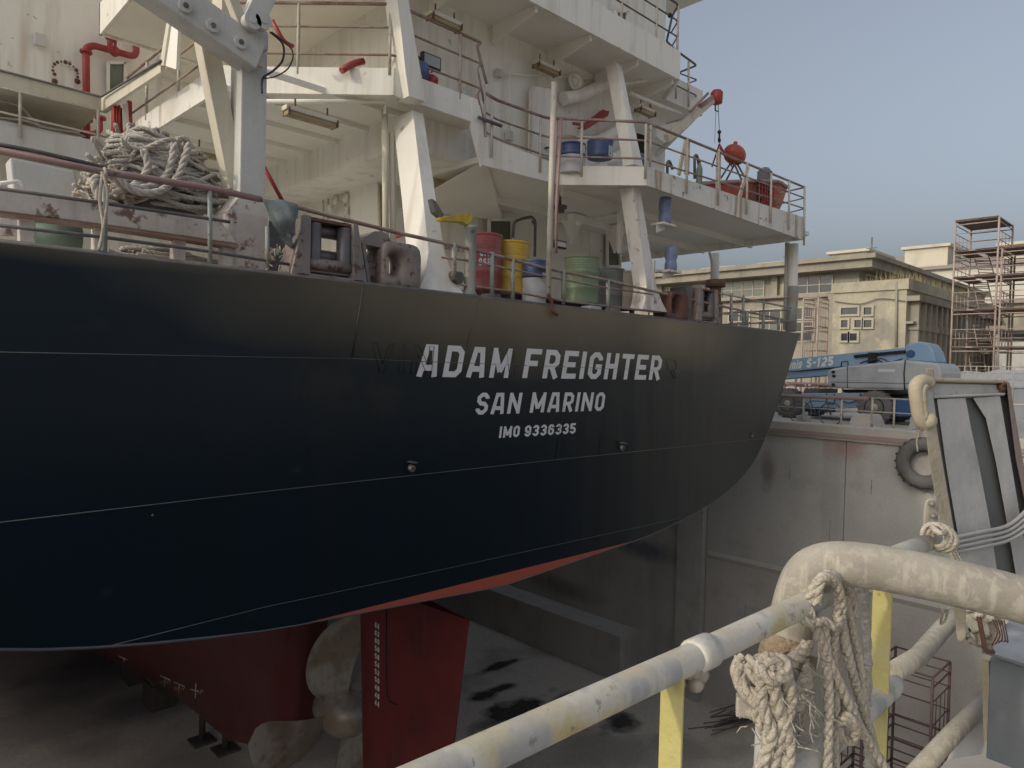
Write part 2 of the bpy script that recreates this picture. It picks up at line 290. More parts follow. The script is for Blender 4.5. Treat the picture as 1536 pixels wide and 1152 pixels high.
def stain_or_glow(m, blobs, color, rough=None, noise_scale=1.2, wob=.55, lo=.75, hi=1.05, amt=1.0):
    """irregular stains or painted glow at given places: (centre, radii) in the object's own coordinates"""
    nt = m.node_tree; N = nt.nodes; L = nt.links; b = N['Principled BSDF']; src = b.inputs['Base Color'].links[0].from_socket
    tc = N.new('ShaderNodeTexCoord'); nz = N.new('ShaderNodeTexNoise'); nz.inputs['Scale'].default_value = noise_scale; nz.inputs['Detail'].default_value = 6; L.new(tc.outputs['Object'], nz.inputs['Vector'])
    tot = None
    for c, r_ in blobs:
        mp = N.new('ShaderNodeMapping'); mp.vector_type = 'TEXTURE'; mp.inputs['Location'].default_value = c; mp.inputs['Scale'].default_value = r_; L.new(tc.outputs['Object'], mp.inputs['Vector'])
        ln = N.new('ShaderNodeVectorMath'); ln.operation = 'LENGTH'; L.new(mp.outputs[0], ln.inputs[0])
        ad = N.new('ShaderNodeMath'); ad.operation = 'MULTIPLY_ADD'; L.new(nz.outputs[0], ad.inputs[0]); ad.inputs[1].default_value = wob * 2; L.new(ln.outputs['Value'], ad.inputs[2])
        mr = N.new('ShaderNodeMapRange'); mr.inputs[1].default_value = lo + wob; mr.inputs[2].default_value = hi + wob; mr.inputs[3].default_value = amt; mr.inputs[4].default_value = 0; L.new(ad.outputs[0], mr.inputs[0])
        if tot is None: tot = mr.outputs[0]
        else: mx = N.new('ShaderNodeMath'); mx.operation = 'MAXIMUM'; L.new(tot, mx.inputs[0]); L.new(mr.outputs[0], mx.inputs[1]); tot = mx.outputs[0]
    x = N.new('ShaderNodeMix'); x.data_type = 'RGBA'; L.new(tot, x.inputs[0]); L.new(src, x.inputs[6]); x.inputs[7].default_value = (*color, 1); L.new(x.outputs[2], b.inputs['Base Color'])
    if rough is not None:
        rr = N.new('ShaderNodeMapRange'); rr.inputs[3].default_value = b.inputs['Roughness'].default_value; rr.inputs[4].default_value = rough; L.new(tot, rr.inputs[0]); L.new(rr.outputs[0], b.inputs['Roughness'])
stain_or_glow(M['hull'], [((.6, .02, 10.35), (5.2, 9, 1.0)), ((-4.5, 0, 10.5), (4.5, 9, .3)), ((4.2, 0, 10.2), (2.5, 9, .8))], (.27, .22, .14), .42, .7, .22, .0, 1.25, .78)  # warm reflected glow painted into the upper stern plating, with some dust
stain_or_glow(M['hull'], [((-3.0, 0, 9.05), (.8, 9, .45)), ((-2.2, 0, 8.9), (.5, 9, .5)), ((-5.5, 0, 9.6), (.25, 9, .12))], (.022, .022, .023), None, 6, .9, .1, .6, .5)
# ---------------------------------------------------------------- block lettering
def stroke(mb, pts, w, T, lift, closed=False):
    n = len(pts); P = [V((a, b)) for a, b in pts]; Lf = []; Rt = []
    for i in range(n):
        d0 = (P[i] - P[i-1]) if (i or closed) else None; d1 = (P[(i+1) % n] - P[i]) if (i < n-1 or closed) else None
        d0 = (d0 or d1).normalized(); d1 = (d1 or d0).normalized()
        n0 = V((-d0.y, d0.x)); n1 = V((-d1.y, d1.x)); m = (n0 + n1)
        m = m.normalized() if m.length > 1e-6 else n0
        k = min(1 / max(m.dot(n0), .3), 2.2); Lf.append(P[i] + m * (w/2*k)); Rt.append(P[i] - m * (w/2*k))
    vs = [T(p.x, p.y, lift) for p in Lf] + [T(p.x, p.y, lift) for p in Rt]
    mb.add(vs, [(i, (i+1) % n, n + (i+1) % n, n + i) for i in range(n if closed else n-1)])
def glyph(ch, s=.2):
    w = {'I': s, 'M': .78, 'A': .7, 'D': .66, 'N': .68, ' ': .3, '1': .4, '-': .4}.get(ch, .6)
    l = s/2; r = w - s/2; b = s/2; t = 1 - s/2; c = .13; h = .5
    ring = [(l,b+c),(l,t-c),(l+c,t),(r-c,t),(r,t-c),(r,b+c),(r-c,b),(l+c,b)]
    G = {'A': [[(l,0),(l+.13,t),(r-.13,t),(r,0)], [(l+.1,.28),(r-.1,.28)]],
     'D': [[(l,b),(l,t),(r-c,t),(r,t-c),(r,b+c),(r-c,b)], 'c'], 'O': [ring, 'c'], '0': [ring, 'c'],
     'M': [[(l,0),(l,1)], [(r,0),(r,1)], [(l,.92),(w/2,.2)], [(r,.92),(w/2,.2)]],
     'N': [[(l,0),(l,1)], [(r,0),(r,1)], [(l,.92),(r,.08)]],
     'F': [[(l,0),(l,1)], [(l,t),(w,t)], [(l,.5),(w-.1,.5)]],
     'E': [[(l,0),(l,1)], [(l,t),(w,t)], [(l,.5),(w-.08,.5)], [(l,b),(w,b)]],
     'R': [[(l,0),(l,1)], [(l,t),(r-c,t),(r,t-c),(r,.42+c),(r-c,.42),(l,.42)], [(w*.5,.42),(r+.02,0)]],
     'P': [[(l,0),(l,1)], [(l,t),(r-c,t),(r,t-c),(r,.42+c),(r-c,.42),(l,.42)]],
     'I': [[(l,0),(l,1)]], 'H': [[(l,0),(l,1)], [(r,0),(r,1)], [(l,.5),(r,.5)]],
     'T': [[(0,t),(w,t)], [(w/2,0),(w/2,t)]],
     'G': [[(r,.7),(r,t-c),(r-c,t),(l+c,t),(l,t-c),(l,b+c),(l+c,b),(r-c,b),(r,b+c),(r,.46),(w*.52,.46)]],
     'S': [[(r,.72),(r,t-c),(r-c,t),(l+c,t),(l,t-c),(l,.5+c),(l+c,.5),(r-c,.5),(r,.5-c),(r,b+c),(r-c,b),(l+c,b),(l,b+c),(l,.28)]],
     '9': [[(r,.42),(l+c,.42),(l,.42+c),(l,t-c),(l+c,t),(r-c,t),(r,t-c),(r,b+c),(r-c,b),(l+c,b),(l,b+c),(l,.27)]],
     '6': [[(l,.58),(r-c,.58),(r,.58-c),(r,b+c),(r-c,b),(l+c,b),(l,b+c),(l,t-c),(l+c,t),(r-c,t),(r,t-c),(r,.73)]],
     '3': [[(l,.74),(l,t-c),(l+c,t),(r-c,t),(r,t-c),(r,.5+c),(r-c,.5),(r,.5-c),(r,b+c),(r-c,b),(l+c,b),(l,b+c),(l,.26)], [(w*.35,.5),(r-c,.5)]],
     '5': [[(r+.05,t),(l,t),(l,.55),(r-c,.55),(r,.55-c),(r,b+c),(r-c,b),(l+c,b),(l,b+c),(l,.26)]],
     '2': [[(l,.72),(l,t-c),(l+c,t),(r-c,t),(r,t-c),(r,.55),(l,.25),(l,b),(r+.05,b)]],
     '1': [[(w/2,0),(w/2,1)], [(w/2,t),(0,.7)]], '4': [[(r-.08,0),(r-.08,1)], [(r,.3),(l,.3),(r-.1,t)]],
     '8': [ring, 'c', [(l,.5),(r,.5)]], '7': [[(0,t),(r,t),(l+.1,0)]], '-': [[(0,.5),(w,.5)]],
     'C': [[(r,.7),(r,t-c),(r-c,t),(l+c,t),(l,t-c),(l,b+c),(l+c,b),(r-c,b),(r,b+c),(r,.3)]],
     'e': [[(l,.36),(r,.36),(r,.7-.08),(r-.08,.7),(l+.08,.7),(l,.62),(l,b+.08),(l+.08,b),(r,b)]],
     'n': [[(l,0),(l,.78)], [(l,.66),(r-.08,.66),(r,.58),(r,0)]], 'i': [[(l,0),(l,.75)], [(l,.85),(l,1)]], ' ': []}
    G['B'] = G['8']; G['V'] = [[(0,1),(w/2,.1),(w,1)]]; G['Y'] = [[(w/2,0),(w/2,.5)], [(0,1),(w/2,.45)], [(w,1),(w/2,.45)]]
    if ch == 'i': w = s
    return w, G.get(ch, G['O'])
def letters(mb, text, T0, width, height, shear=.2, s=.2, gap=.13, lift=.0012):
    """T0(u, v, lift): metres along and up the surface"""
    ws = [glyph(c, s)[0] for c in text]; tot = sum(ws) + gap * (len(text) - 1); kx = width / tot; x = 0
    for ch in text:
        w, st = glyph(ch, s); i = 0
        for q in st:
            if q == 'c': continue
            closed = (i + 1 < len(st) and st[st.index(q) + 1] == 'c') if st.index(q) + 1 < len(st) else False
            stroke(mb, q, s, lambda a, b, lf, x=x: T0((x + a) * kx + shear * b * height, b * height, lf), lift * (1 + st.index(q)), closed)
            i += 1
        x += w + gap
def knotrope(name, strands, label, m='rope', cat='rope', extra=None):
    q = MB(); org = strands[0][0][0]; t = thing(name, org, label, cat)
    for pts, r_ in strands:
        sp = spline(pts, 8); n = len(sp); q = MB()
        # three laid strands twisted together
        for k in range(3):
            out = []; L_ = 0
            for i, p in enumerate(sp):
                tt = (sp[min(i+1, n-1)] - sp[max(i-1, 0)]); tt = tt.normalized() if tt.length > 0 else V((0,0,1)); u = tt.orthogonal().normalized() if i == 0 else (u - tt * u.dot(tt)).normalized(); w_ = tt.cross(u)
                if i: L_ += (sp[i] - sp[i-1]).length
                an = L_ / (r_ * 7.5) * 2*pi + k*2*pi/3; out.append(p + (u*cos(an) + w_*sin(an)) * r_ * .5)
            q.tube(out, r_ * .62, 7)
        q.build('rope_strand', M[m], t)
    return t
def resample(pts, n):
    s_ = spline(pts, 12); return [s_[int(i * (len(s_)-1) / (n-1))] for i in range(n)]
def PTs(pts): return [PT(*p) for p in pts]
def dense(pts): return resample(PTs(pts), max(8, int(len(pts) * 9)))
# ================================================================ setting: dock, quay, ground
ZQ = -1.5; ZF = -10.65; SW = 20.4; SN = -14.0; FG = .78
def struct(o): o['kind'] = 'structure'; return o
g = MB(); B = 1800
hx0, hx1, hy0, hy1 = SN, SW, FG, 170
ov = [(-B,-B,ZQ),(B,-B,ZQ),(B,B,ZQ),(-B,B,ZQ),(hx0,hy0,ZQ),(hx1,hy0,ZQ),(hx1,hy1,ZQ),(hx0,hy1,ZQ)]
g.add(ov, [(0,1,5,4),(1,2,6,5),(2,3,7,6),(3,0,4,7)]); struct(g.build('quay_ground', M['quay']))
stain_or_glow(M['floor'], [(tuple(PZ(px, py, ZF) * V((1, 1, 0)) - V(((SN+SW)/2, (FG + 170.5)/2, 0))), (rx, ry, 3)) for px, py, rx, ry in ((928, 1084, 1.5, .9), (770, 1066, 3.0, 1.1), (735, 1040, 2.2, .6), (850, 1046, 1.6, .6), (745, 1000, 2.2, .5))], (.035, .037, .04), .2, 1.3, .55, .3, .62, .95)
stain_or_glow(M['floor'], [(tuple(PZ(px, py, ZF) * V((1, 1, 0)) - V(((SN+SW)/2, (FG + 170.5)/2, 0))), (rx, ry, 3)) for px, py, rx, ry in ((130, 1010, 4.5, 3.0), (210, 1060, 2.2, 1.5))], (.19, .175, .18), None, .8, .6, .2, 1.0, .8)
f = MB(); f.add([(SN-.5,FG-.5,ZF),(SW+.5,FG-.5,ZF),(SW+.5,171,ZF),(SN-.5,171,ZF)], [(0,1,2,3)]); struct(f.build('dock_floor', M['floor']))
# far dock wall: cast panels with open joints, a pilaster and a ledge
w = thing('dock_wall', (SW, 20, ZF), 'long grey concrete dock wall with stained panels behind the stern', 'dock wall')
p = MB(); joints = [FG, 4.9, 9.0, 12.55]
Fq = PS(1060, 800, SW).y; Fp = PS(1022, 800, SW).y
xs = [FG - .5, PS(1265, 800, SW).y, Fq - .02]
for a, b in zip(xs, xs[1:]): p.box((SW, a + .012, ZF), (SW + .6, b - .012, ZQ))
p.box((SW + .05, FG, ZF), (SW + .7, 170, ZQ - .02))
k = Fp + .02
while k < 165: p.box((SW, k + .012, ZF), (SW + .6, k + 5.8, ZQ)); k += 5.83
stain_or_glow(M['conc'], [((0, PS(1268, 672, SW).y - 20, PS(1268, 672, SW).z - ZF), (3, .75, .45))], (.34, .20, .18), None, 2.5, .5, .3, 1.05, .75)
stain_or_glow(M['conc'], [((0, PS(965, 824, SW).y - 20, PS(965, 824, SW).z - ZF), (3, 1.5, .5))], (.10, .12, .17), None, 1.5, .5, .3, 1.0, .8)
stain_or_glow(M['conc'], [((0, PS(1152, 705, SW).y - 20, PS(1152, 705, SW).z - ZF), (3, .28, .75)), ((0, PS(840, 880, SW).y - 20, PS(840, 880, SW).z - ZF), (3, 2.5, .5))], (.20, .16, .15), None, 2.0, .5, .3, 1.0, .7)
p.build('wall_panel', M['conc'], w)
random.seed(5)
for k in range(5):
    px, py = random.choice([(1175, 700), (1168, 745), (1110, 745), (1310, 720), (1240, 780), (1090, 800), (1215, 690), (1340, 660), (1130, 900)]); a = PS(px + random.uniform(-12, 12), py, SW); n_ = random.uniform(.3, .9); s1 = MB(); s1.tube([(SW + .004, a.y, a.z), (SW + .004, a.y + random.uniform(-.02, .02), a.z - n_ * .5), (SW + .004, a.y, a.z - n_)], .006, 5); s1.build('wall_crack', M['dark'], w)
q = MB(); q.box((SW - .22, Fq + .02, ZF), (SW + .3, Fp, ZQ - 2.7)); q.build('pilaster', M['conc'], w)
zl = PS(1075, 828, SW).z
q = MB(); q.prism([(SW, FG, zl), (SW - .07, FG, zl - .12), (SW, FG, zl - .26)], (0, Fq - FG - .1, 0)); q.build('ledge', M['conc'], w)
q = MB(); q.box((SW - 1.0, PS(930, 970, SW - 1).y, ZF), (SW - .003, 120, -9.2)); q.box((SW - 1.06, PS(930, 970, SW - 1).y - .05, -9.2), (SW - .003, 120, -9.05)); q.build('altar_step', M['conc'], w)
q = MB(); q.box((SW - .09, FG - .2, ZQ - .30), (SW + .45, 168, ZQ + .12)); struct(q.build('coping', M['kerb'], bevel=.03))
q = MB()
q.box((SW - .13, FG - .2, ZQ - .22), (SW - .085, 160, ZQ - .1)); tag(q.build('wall_rubbing_strip', mat('rusty_concrete_edge', (.36, .27, .24), .85, c2=(.3, .27, .24), c2s=1.5, bump=.3)), 'long rusty rubbing strip along the top of the dock wall', 'strip')
# near dock wall and the gate the photographer stands on
w2 = MB(); w2.box((SN - .8, FG - 1, ZF), (SN, 170, ZQ - .01)); tag(w2.build('dock_wall', M['conc']), 'near side dock wall of plain concrete below the photographer', 'dock wall')
gt = MB(); gt.box((SN - .4, -1.6, ZF), (SW + .4, FG, ZQ - .012)); tag(gt.build('dock_gate', M['gate']), 'dark steel dock gate closing the head of the dry dock', 'dock gate')
# sheds aft of the dock
for (x0, y0, x1, y1, h, lb) in ((34, -60, 80, -42, 9, 'long brown shed standing aft of the dock gate'), (95, -70, 140, -20, 13, 'tall brown shed at the far aft corner of the yard')):
    s_ = thing('brown_shed', ((x0+x1)/2, (y0+y1)/2, ZQ), lb, 'shed')
    b_ = MB(); b_.box((x0, y0, ZQ), (x1, y1, ZQ + h)); b_.build('wall', M['brownwall'], s_)
    b_ = MB(); ym = (y0+y1)/2; b_.prism([(x0-.5, y0-.5, ZQ+h), (x0-.5, y1+.5, ZQ+h), (x0-.5, ym, ZQ+h+3)], (x1-x0+1, 0, 0)); b_.build('roof', M['roof'], s_)
# a stack of boxes on the near quay, out of the picture, that keeps the low sun off the dock floor
ct0 = None
for i, (F, lb) in enumerate(((9, 'unseen sun blocker, added as a rust red shipping container on the near quay, the one closest to the gate'), (21.6, 'unseen sun blocker, added as a rust red shipping container in the middle of the row on the near quay'), (34.2, 'unseen sun blocker, added as a rust red shipping container farthest along the near quay'))):
    if ct0 is None:
        ct0 = thing('sun_blocker', (SN - 2.4, F, ZQ), lb, 'sun blocker', 'unseen sun blockers on the near quay')
        q = MB(); n = 60; q.box((SN - 3.6, F, ZQ), (SN - 1.2, F + 12.2, ZQ + 2.6))
        for k in range(n): q.box((SN - 1.2, F + .1 + k*.2, ZQ + .2), (SN - 1.16, F + .2 + k*.2, ZQ + 2.4))
        q.build('blocker_body', M['rust'], ct0)
        q = MB(); q.box((SN - 3.5, F - .04, ZQ + .15), (SN - 2.42, F - .003, ZQ + 2.5)); q.box((SN - 2.38, F - .04, ZQ + .15), (SN - 1.3, F - .003, ZQ + 2.5)); q.build('blocker_door', M['rust'], ct0)
    else: copy_thing(ct0, (SN - 2.4, F, ZQ), label=lb)
    copy_thing(ct0, (SN - 2.4 - .1*i, F + .15, ZQ + 2.62), label=lb.replace('shipping container', 'upper container stacked'))
    copy_thing(ct0, (SN - 2.4, F + .05, ZQ + 5.24), label=lb.replace('shipping container', 'topmost container stacked'))
# tyre fender on the wall
def torus(mb, c, ax, R0, r, n=28, m=10, flat=1.0):
    ax = V(ax).normalized(); u = ax.orthogonal().normalized(); w = ax.cross(u); c = V(c)
    mb.grid(lambda i, j: c + (u*cos(2*pi*i/n) + w*sin(2*pi*i/n)) * (R0 + r*cos(2*pi*j/m)) + ax * (r*flat*sin(2*pi*j/m)), n, m + 1, True, True)
c = PS(1386, 695, SW - .22)
t = thing('tyre_fender', (SW - .03, c.y, c.z - .65), 'large dusty tyre hung as a fender on the dock wall', 'tyre')
q = MB(); torus(q, (SW - .22, c.y, c.z), (1,0,0), .49, .18, 36, 12, .95)
for i in range(44):
    a = 2*pi*i/44; q.cbox((SW - .22 + .07*(i % 2 * 2 - 1), c.y + cos(a)*.662, c.z + sin(a)*.662), (.13, .045, .022), 0, Matrix.Rotation(a - pi/2, 3, 'X'))
q.build('tread', M['tyre'], t)
q = MB(); q.tube(spline([(SW-.4, c.y+.1, c.z+.3), (SW-.34, c.y+.15, c.z+.62), (SW-.1, c.y+.12, c.z+1.0), (SW-.12, c.y+.1, ZQ+.13)]), .02, 6); q.build('hanging_rope', M['rope'], t)
# dock floor things
kb = None
for i in range(14):
    F = 23 + i * 2.3
    if kb is None:
        kb = thing('keel_block', (7.3, F, ZF), 'dark timber keel block standing under the red keel', 'keel block', 'keel blocks under the ship')
        q = MB(); q.box((6.95, F-.45, ZF), (7.65, F+.45, ZF+.75)); q.build('block_base', M['timber'], kb)
        q = MB(); q.box((7.0, F-.4, ZF+.75), (7.6, F+.4, ZF+1.05)); q.box((7.03, F-.36, ZF+1.05), (7.57, F+.36, ZF+1.34)); q.build('timber_cap', M['timber'], kb)
    else: copy_thing(kb, (7.3, F, ZF))
sp = None
for i, (S, F) in enumerate(((PZ(303, 1112, ZF).x, PZ(303, 1112, ZF).y), (PZ(338, 1125, ZF).x, PZ(338, 1125, ZF).y), (3.2, 30), (1.2, 36), (3.4, 42), (-.6, 48))):
    if sp is None:
        sp = thing('side_shore', (S, F, ZF), 'dark steel side shore prop standing on the dock floor beside the keel', 'prop', 'side shores on the dock floor')
        q = MB(); q.cyl((S, F, ZF), (S, F, ZF + 1.5), .09, 10); q.build('prop_post', M['steelbar'], sp)
        q = MB(); q.box((S-.3, F-.3, ZF), (S+.3, F+.3, ZF+.06)); q.box((S-.2, F-.2, ZF+1.5), (S+.2, F+.2, ZF+1.58)); q.build('prop_plate', M['steelbar'], sp)
    else: copy_thing(sp, (S, F, ZF))
random.seed(5)
c = PZ(1070, 1085, ZF + .1)
t = thing('steel_bar_bundle', (c.x, c.y, ZF), 'loose bundle of long steel bars lying on the dock floor', 'steel bars')
for i in range(26):
    a = c + V((random.uniform(-.8, .8), random.uniform(-.5, .5), random.uniform(-.1, .25))); an = R(random.choice([10, 14, 20, 30]) + random.uniform(-6, 6)); L_ = random.uniform(2, 4.5)
    q = MB(); q.tube(spline([a, a + V((cos(an)*L_*.5, -sin(an)*L_*.5, .02)), a + V((cos(an)*L_, -sin(an)*L_*.8, random.uniform(0, .2)))], 4), .018, 5); q.build('steel_bar', M['steelbar'], t)
def scaf_tower(name, x0, y0, x1, y1, z0, levels, r, mpost, mplank, label, rails=True, ladder=True, top=None):
    t = thing(name, ((x0+x1)/2, (y0+y1)/2, z0), label, 'scaffold')
    zt = top or levels[-1]
    for x in (x0, x1):
        for y in (y0, y1): q = MB(); q.tube([(x, y, z0), (x, y, zt)], r * 1.4, 8); q.build('scaffold_post', mpost, t)
    for i, z in enumerate(levels):
        q = MB()
        for y in (y0, y1):
            q.tube([(x0, y, z), (x1, y, z)], r, 6); q.tube([(x0, y, z - .22), (x1, y, z - .22)], r*.8, 6)
        for x in (x0, x1): q.tube([(x, y0, z), (x, y1, z)], r, 6); q.tube([(x, y0, z-.22), (x, y1, z-.22)], r*.8, 6)
        q.build('deck_frame', mpost, t)
        if mplank:
            q = MB(); n = 6
            for k in range(n):
                if ladder and k in (3,) and i < len(levels) - 1: q.box((x0, y0 + (y1-y0)*k/n + .02, z + .02), (x0 + (x1-x0)*.4, y0 + (y1-y0)*(k+1)/n, z + .06)); continue
                q.box((x0 - .1, y0 + (y1-y0)*k/n + .02, z + .02), (x1 + .1, y0 + (y1-y0)*(k+1)/n, z + .06))
            q.build('plank_deck', mplank, t)
        if rails and i < len(levels) - 1:
            q = MB()
            for h in (.5, 1.0):
                for y in (y0, y1): q.tube([(x0, y, z+h), (x1, y, z+h)], r*.6, 5)
                for x in (x0, x1): q.tube([(x, y0, z+h), (x, y1, z+h)], r*.6, 5)
            for k in range(1, 4):
                for y in (y0, y1): xx = x0 + (x1-x0)*k/4; q.tube([(xx, y, z), (xx, y, z+1.0)], r*.5, 5)
            q.build('guard_rail', mpost, t)
    if ladder:
        zs = [z0] + list(levels[:-1])
        for i in range(len(zs) - 1):
            a = V((x0 + (x1-x0)*.45, y0 + (y1-y0)*.35, zs[i])); b = V((x0 + (x1-x0)*(.62 if i else .5), y0 + (y1-y0)*.6, zs[i+1])); q = MB(); wd = V((.28, -.3, 0))
            q.tube([a - wd, b - wd], r*.8, 6); q.tube([a + wd, b + wd], r*.8, 6)
            for k in range(1, 8): c0 = a.lerp(b, k/8); q.bar(c0 - wd, c0 + wd, .16, .03)
            q.build('ladder', mpost, t)
    return t
# ================================================================ the ship: hull and underwater parts
SC = 7.3; TF = 7.7; ZK = -9.3; ZD = 1.0
ship = thing('cargo_ship', (SC, TF, ZK), 'black hulled cargo ship with white superstructure sitting stern-on in the dry dock', 'ship')
def lerp(a, b, t): return a + (b - a) * t
ST = [  # station F, half section from deck edge to keel
 (7.7, [(9.8,1.0),(9.02,-.3),(8.2,-1.46),(7.55,-2.07),(6.6,-2.52),(5.45,-2.82),(3.8,-3.06),(2.4,-3.15),(1.2,-3.22),(.5,-3.26),(.3,-3.27),(.2,-3.275),(.1,-3.28),(0,-3.28)]),
 (10.5, [(10.05,1.0),(9.45,-.3),(8.75,-1.46),(8.1,-2.1),(7.1,-2.65),(5.9,-3.05),(4.2,-3.4),(2.6,-3.6),(1.2,-3.72),(.5,-3.78),(.3,-3.79),(.2,-3.8),(.1,-3.8),(0,-3.8)]),
 (13.3, [(10.25,1.0),(9.8,-.3),(9.25,-1.46),(8.6,-2.2),(7.6,-2.9),(6.3,-3.4),(4.4,-3.85),(2.6,-4.15),(1.2,-4.4),(.5,-4.6),(.3,-4.68),(.2,-4.7),(.1,-4.7),(0,-4.7)]),
 (13.9, [(10.3,1.0),(9.85,-.3),(9.35,-1.46),(8.7,-2.25),(7.7,-2.95),(6.4,-3.5),(4.4,-4.0),(2.4,-4.4),(.9,-5.0),(.42,-5.8),(.5,-6.5),(.42,-7.2),(.25,-8.3),(0,-8.4)]),
 (17, [(10.5,1.0),(10.2,-.3),(9.8,-1.5),(9.3,-2.4),(8.4,-3.2),(7.0,-3.95),(5.0,-4.6),(3.1,-5.2),(1.7,-5.9),(1.05,-6.6),(.8,-7.4),(.55,-8.4),(.35,-9.2),(0,-9.3)]),
 (21, [(10.6,1.0),(10.45,-.3),(10.2,-1.6),(9.8,-2.7),(9.0,-3.8),(7.6,-4.7),(5.8,-5.5),(4.2,-6.2),(3.0,-6.9),(2.1,-7.6),(1.4,-8.3),(.9,-8.9),(.5,-9.25),(0,-9.3)]),
 (26, [(10.7,1.0),(10.6,-.4),(10.45,-1.8),(10.2,-3.2),(9.6,-4.5),(8.5,-5.6),(7.0,-6.5),(5.6,-7.2),(4.4,-7.8),(3.4,-8.3),(2.5,-8.75),(1.8,-9.1),(1.35,-9.28),(0,-9.3)]),
 (40, [(10.7,1.0),(10.7,-.6),(10.7,-2.2),(10.65,-3.8),(10.5,-5.2),(10.1,-6.4),(9.5,-7.3),(8.7,-8.0),(7.9,-8.5),(7.1,-8.85),(6.4,-9.1),(5.8,-9.22),(5.3,-9.29),(0,-9.3)]),
 (110, [(10.7,1.0),(10.7,-.6),(10.7,-2.2),(10.7,-3.8),(10.7,-5.2),(10.5,-6.6),(10.2,-7.6),(9.9,-8.2),(9.5,-8.7),(9.1,-9.0),(8.7,-9.2),(8.4,-9.26),(8,-9.29),(0,-9.3)])]
def catmull(arr, t):
    n = len(arr); i = min(int(t), n - 2); f = t - i; return i, f
def section(k):
    F, s = ST[k]; pts = [(SC - h, F, z) for h, z in s] + [(SC + h, F, z) for h, z in s[-2::-1]]; return pts
def densify(s, m=3):
    out = []
    for i in range(len(s) - 1):
        a = s[max(i-1, 0)]; b = s[i]; c = s[i+1]; d = s[min(i+2, len(s)-1)]
        for k in range(m):
            t = k / m; out.append(tuple(.5*((2*b[j])+(c[j]-a[j])*t+(2*a[j]-5*b[j]+4*c[j]-d[j])*t*t+(3*b[j]-a[j]-3*c[j]+d[j])*t**3) for j in (0, 1)))
    out.append(s[-1]); return out
DS = [(F, densify(s)) for F, s in ST]
NP = len(DS[0][1]); nsub = 5
rows = []
for k in range(len(DS) - 1):
    m = 1 if k == 2 else nsub
    for j in range(m):
        t = j / m; a, b = DS[k], DS[k+1]
        rows.append((lerp(a[0], b[0], t), [(lerp(p[0], q[0], t), lerp(p[1], q[1], t)) for p, q in zip(a[1], b[1])]))
rows.append(DS[-1])
h = MB()
full = [[(SC - max(p[0], 0), F, p[1]) for p in s] + [(SC + max(p[0], 0), F, p[1]) for p in s[-2::-1]] for F, s in rows]
nw = len(full[0])
h.add([p for r_ in full for p in r_], [(i*nw+j, i*nw+j+1, (i+1)*nw+j+1, (i+1)*nw+j) for i in range(len(full)-1) for j in range(nw-1)], True)
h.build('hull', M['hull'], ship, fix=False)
HULLMB = h
tr = MB(); T0 = full[0]   # transom plate in horizontal strips so that its plating can catch the light
zs = [1.0, .03, -.7, -1.46, -2.1, -2.8]
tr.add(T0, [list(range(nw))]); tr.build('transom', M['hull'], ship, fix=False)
rim = MB(); rim.tube([V(p) + V((0, -.004, 0)) for p in T0[3:-3]], [.016 if p[0] < 3 else .009 for p in T0[3:-3]], 6); rim.build('edge_bead', M['weld'], ship)
cap = MB(); cap.tube([(SC - 9.85, TF + .03, ZD), (SC + 9.85, TF + .03, ZD)], .035, 6); cap.build('deck_edge_bar', M['raild'], ship)
for a in ([(-4, 528), (300, 534), (530, 538)], [(1020, 557), (1172, 566)], [(530, 538), (1020, 557)]):
    q = MB(); q.tube(pl(PF, a, TF - .002), .0055 if a[0][0] != 530 else .004, 5); q.build('weld_seam', M['weld'], ship)
for a, r_ in (([(-4, 784), (400, 737), (830, 690), (1151, 657)], .006), ([(160, 970), (400, 910), (600, 868), (1058, 769)], .0045)):
    q = MB(); q.tube(pl(PF, a, TF - .002), r_, 5); q.build('weld_seam', M['weld'], ship)
for a in ([(545, 425), (528, 535)], [(717, 447), (700, 520)], [(845, 610), (832, 690)], [(905, 620), (897, 684)]):
    q = MB(); q.tube(pl(PF, a, TF - .001), .012 if a[0][0] == 545 else .005, 5); q.build('plate_joint', M['hull'], ship)
for px, py in ((616, 700), (932, 670), (1128, 653), (229, 773)):
    c = PF(px, py, TF); q = MB()
    if px == 229: q.ball(c, .015, 8, 5); q.build('hull_stud', M['weld'], ship); continue
    s_ = .075 if px < 1100 else .05
    q.lathe([(s_*.6, -.01), (s_*.6, s_*.8), (s_*.42, s_*.8), (s_*.42, .0)], c + V((0, .01, -.01)), (.15, -1, -.35), 14)
    q.build('drain_spout', M['fair'], ship)
    q = MB(); q.prism([c + V((-s_*.9, -.003, s_*.9)), c + V((-s_*.4, -.003, s_*1.15)), c + V((s_*.7, -.003, s_*.9)), c + V((s_*.5, -.003, s_*.7)), c + V((-s_*.5, -.003, s_*.75))], (0, -s_*1.3, 0)); q.build('spout_hood', M['raild'], ship)
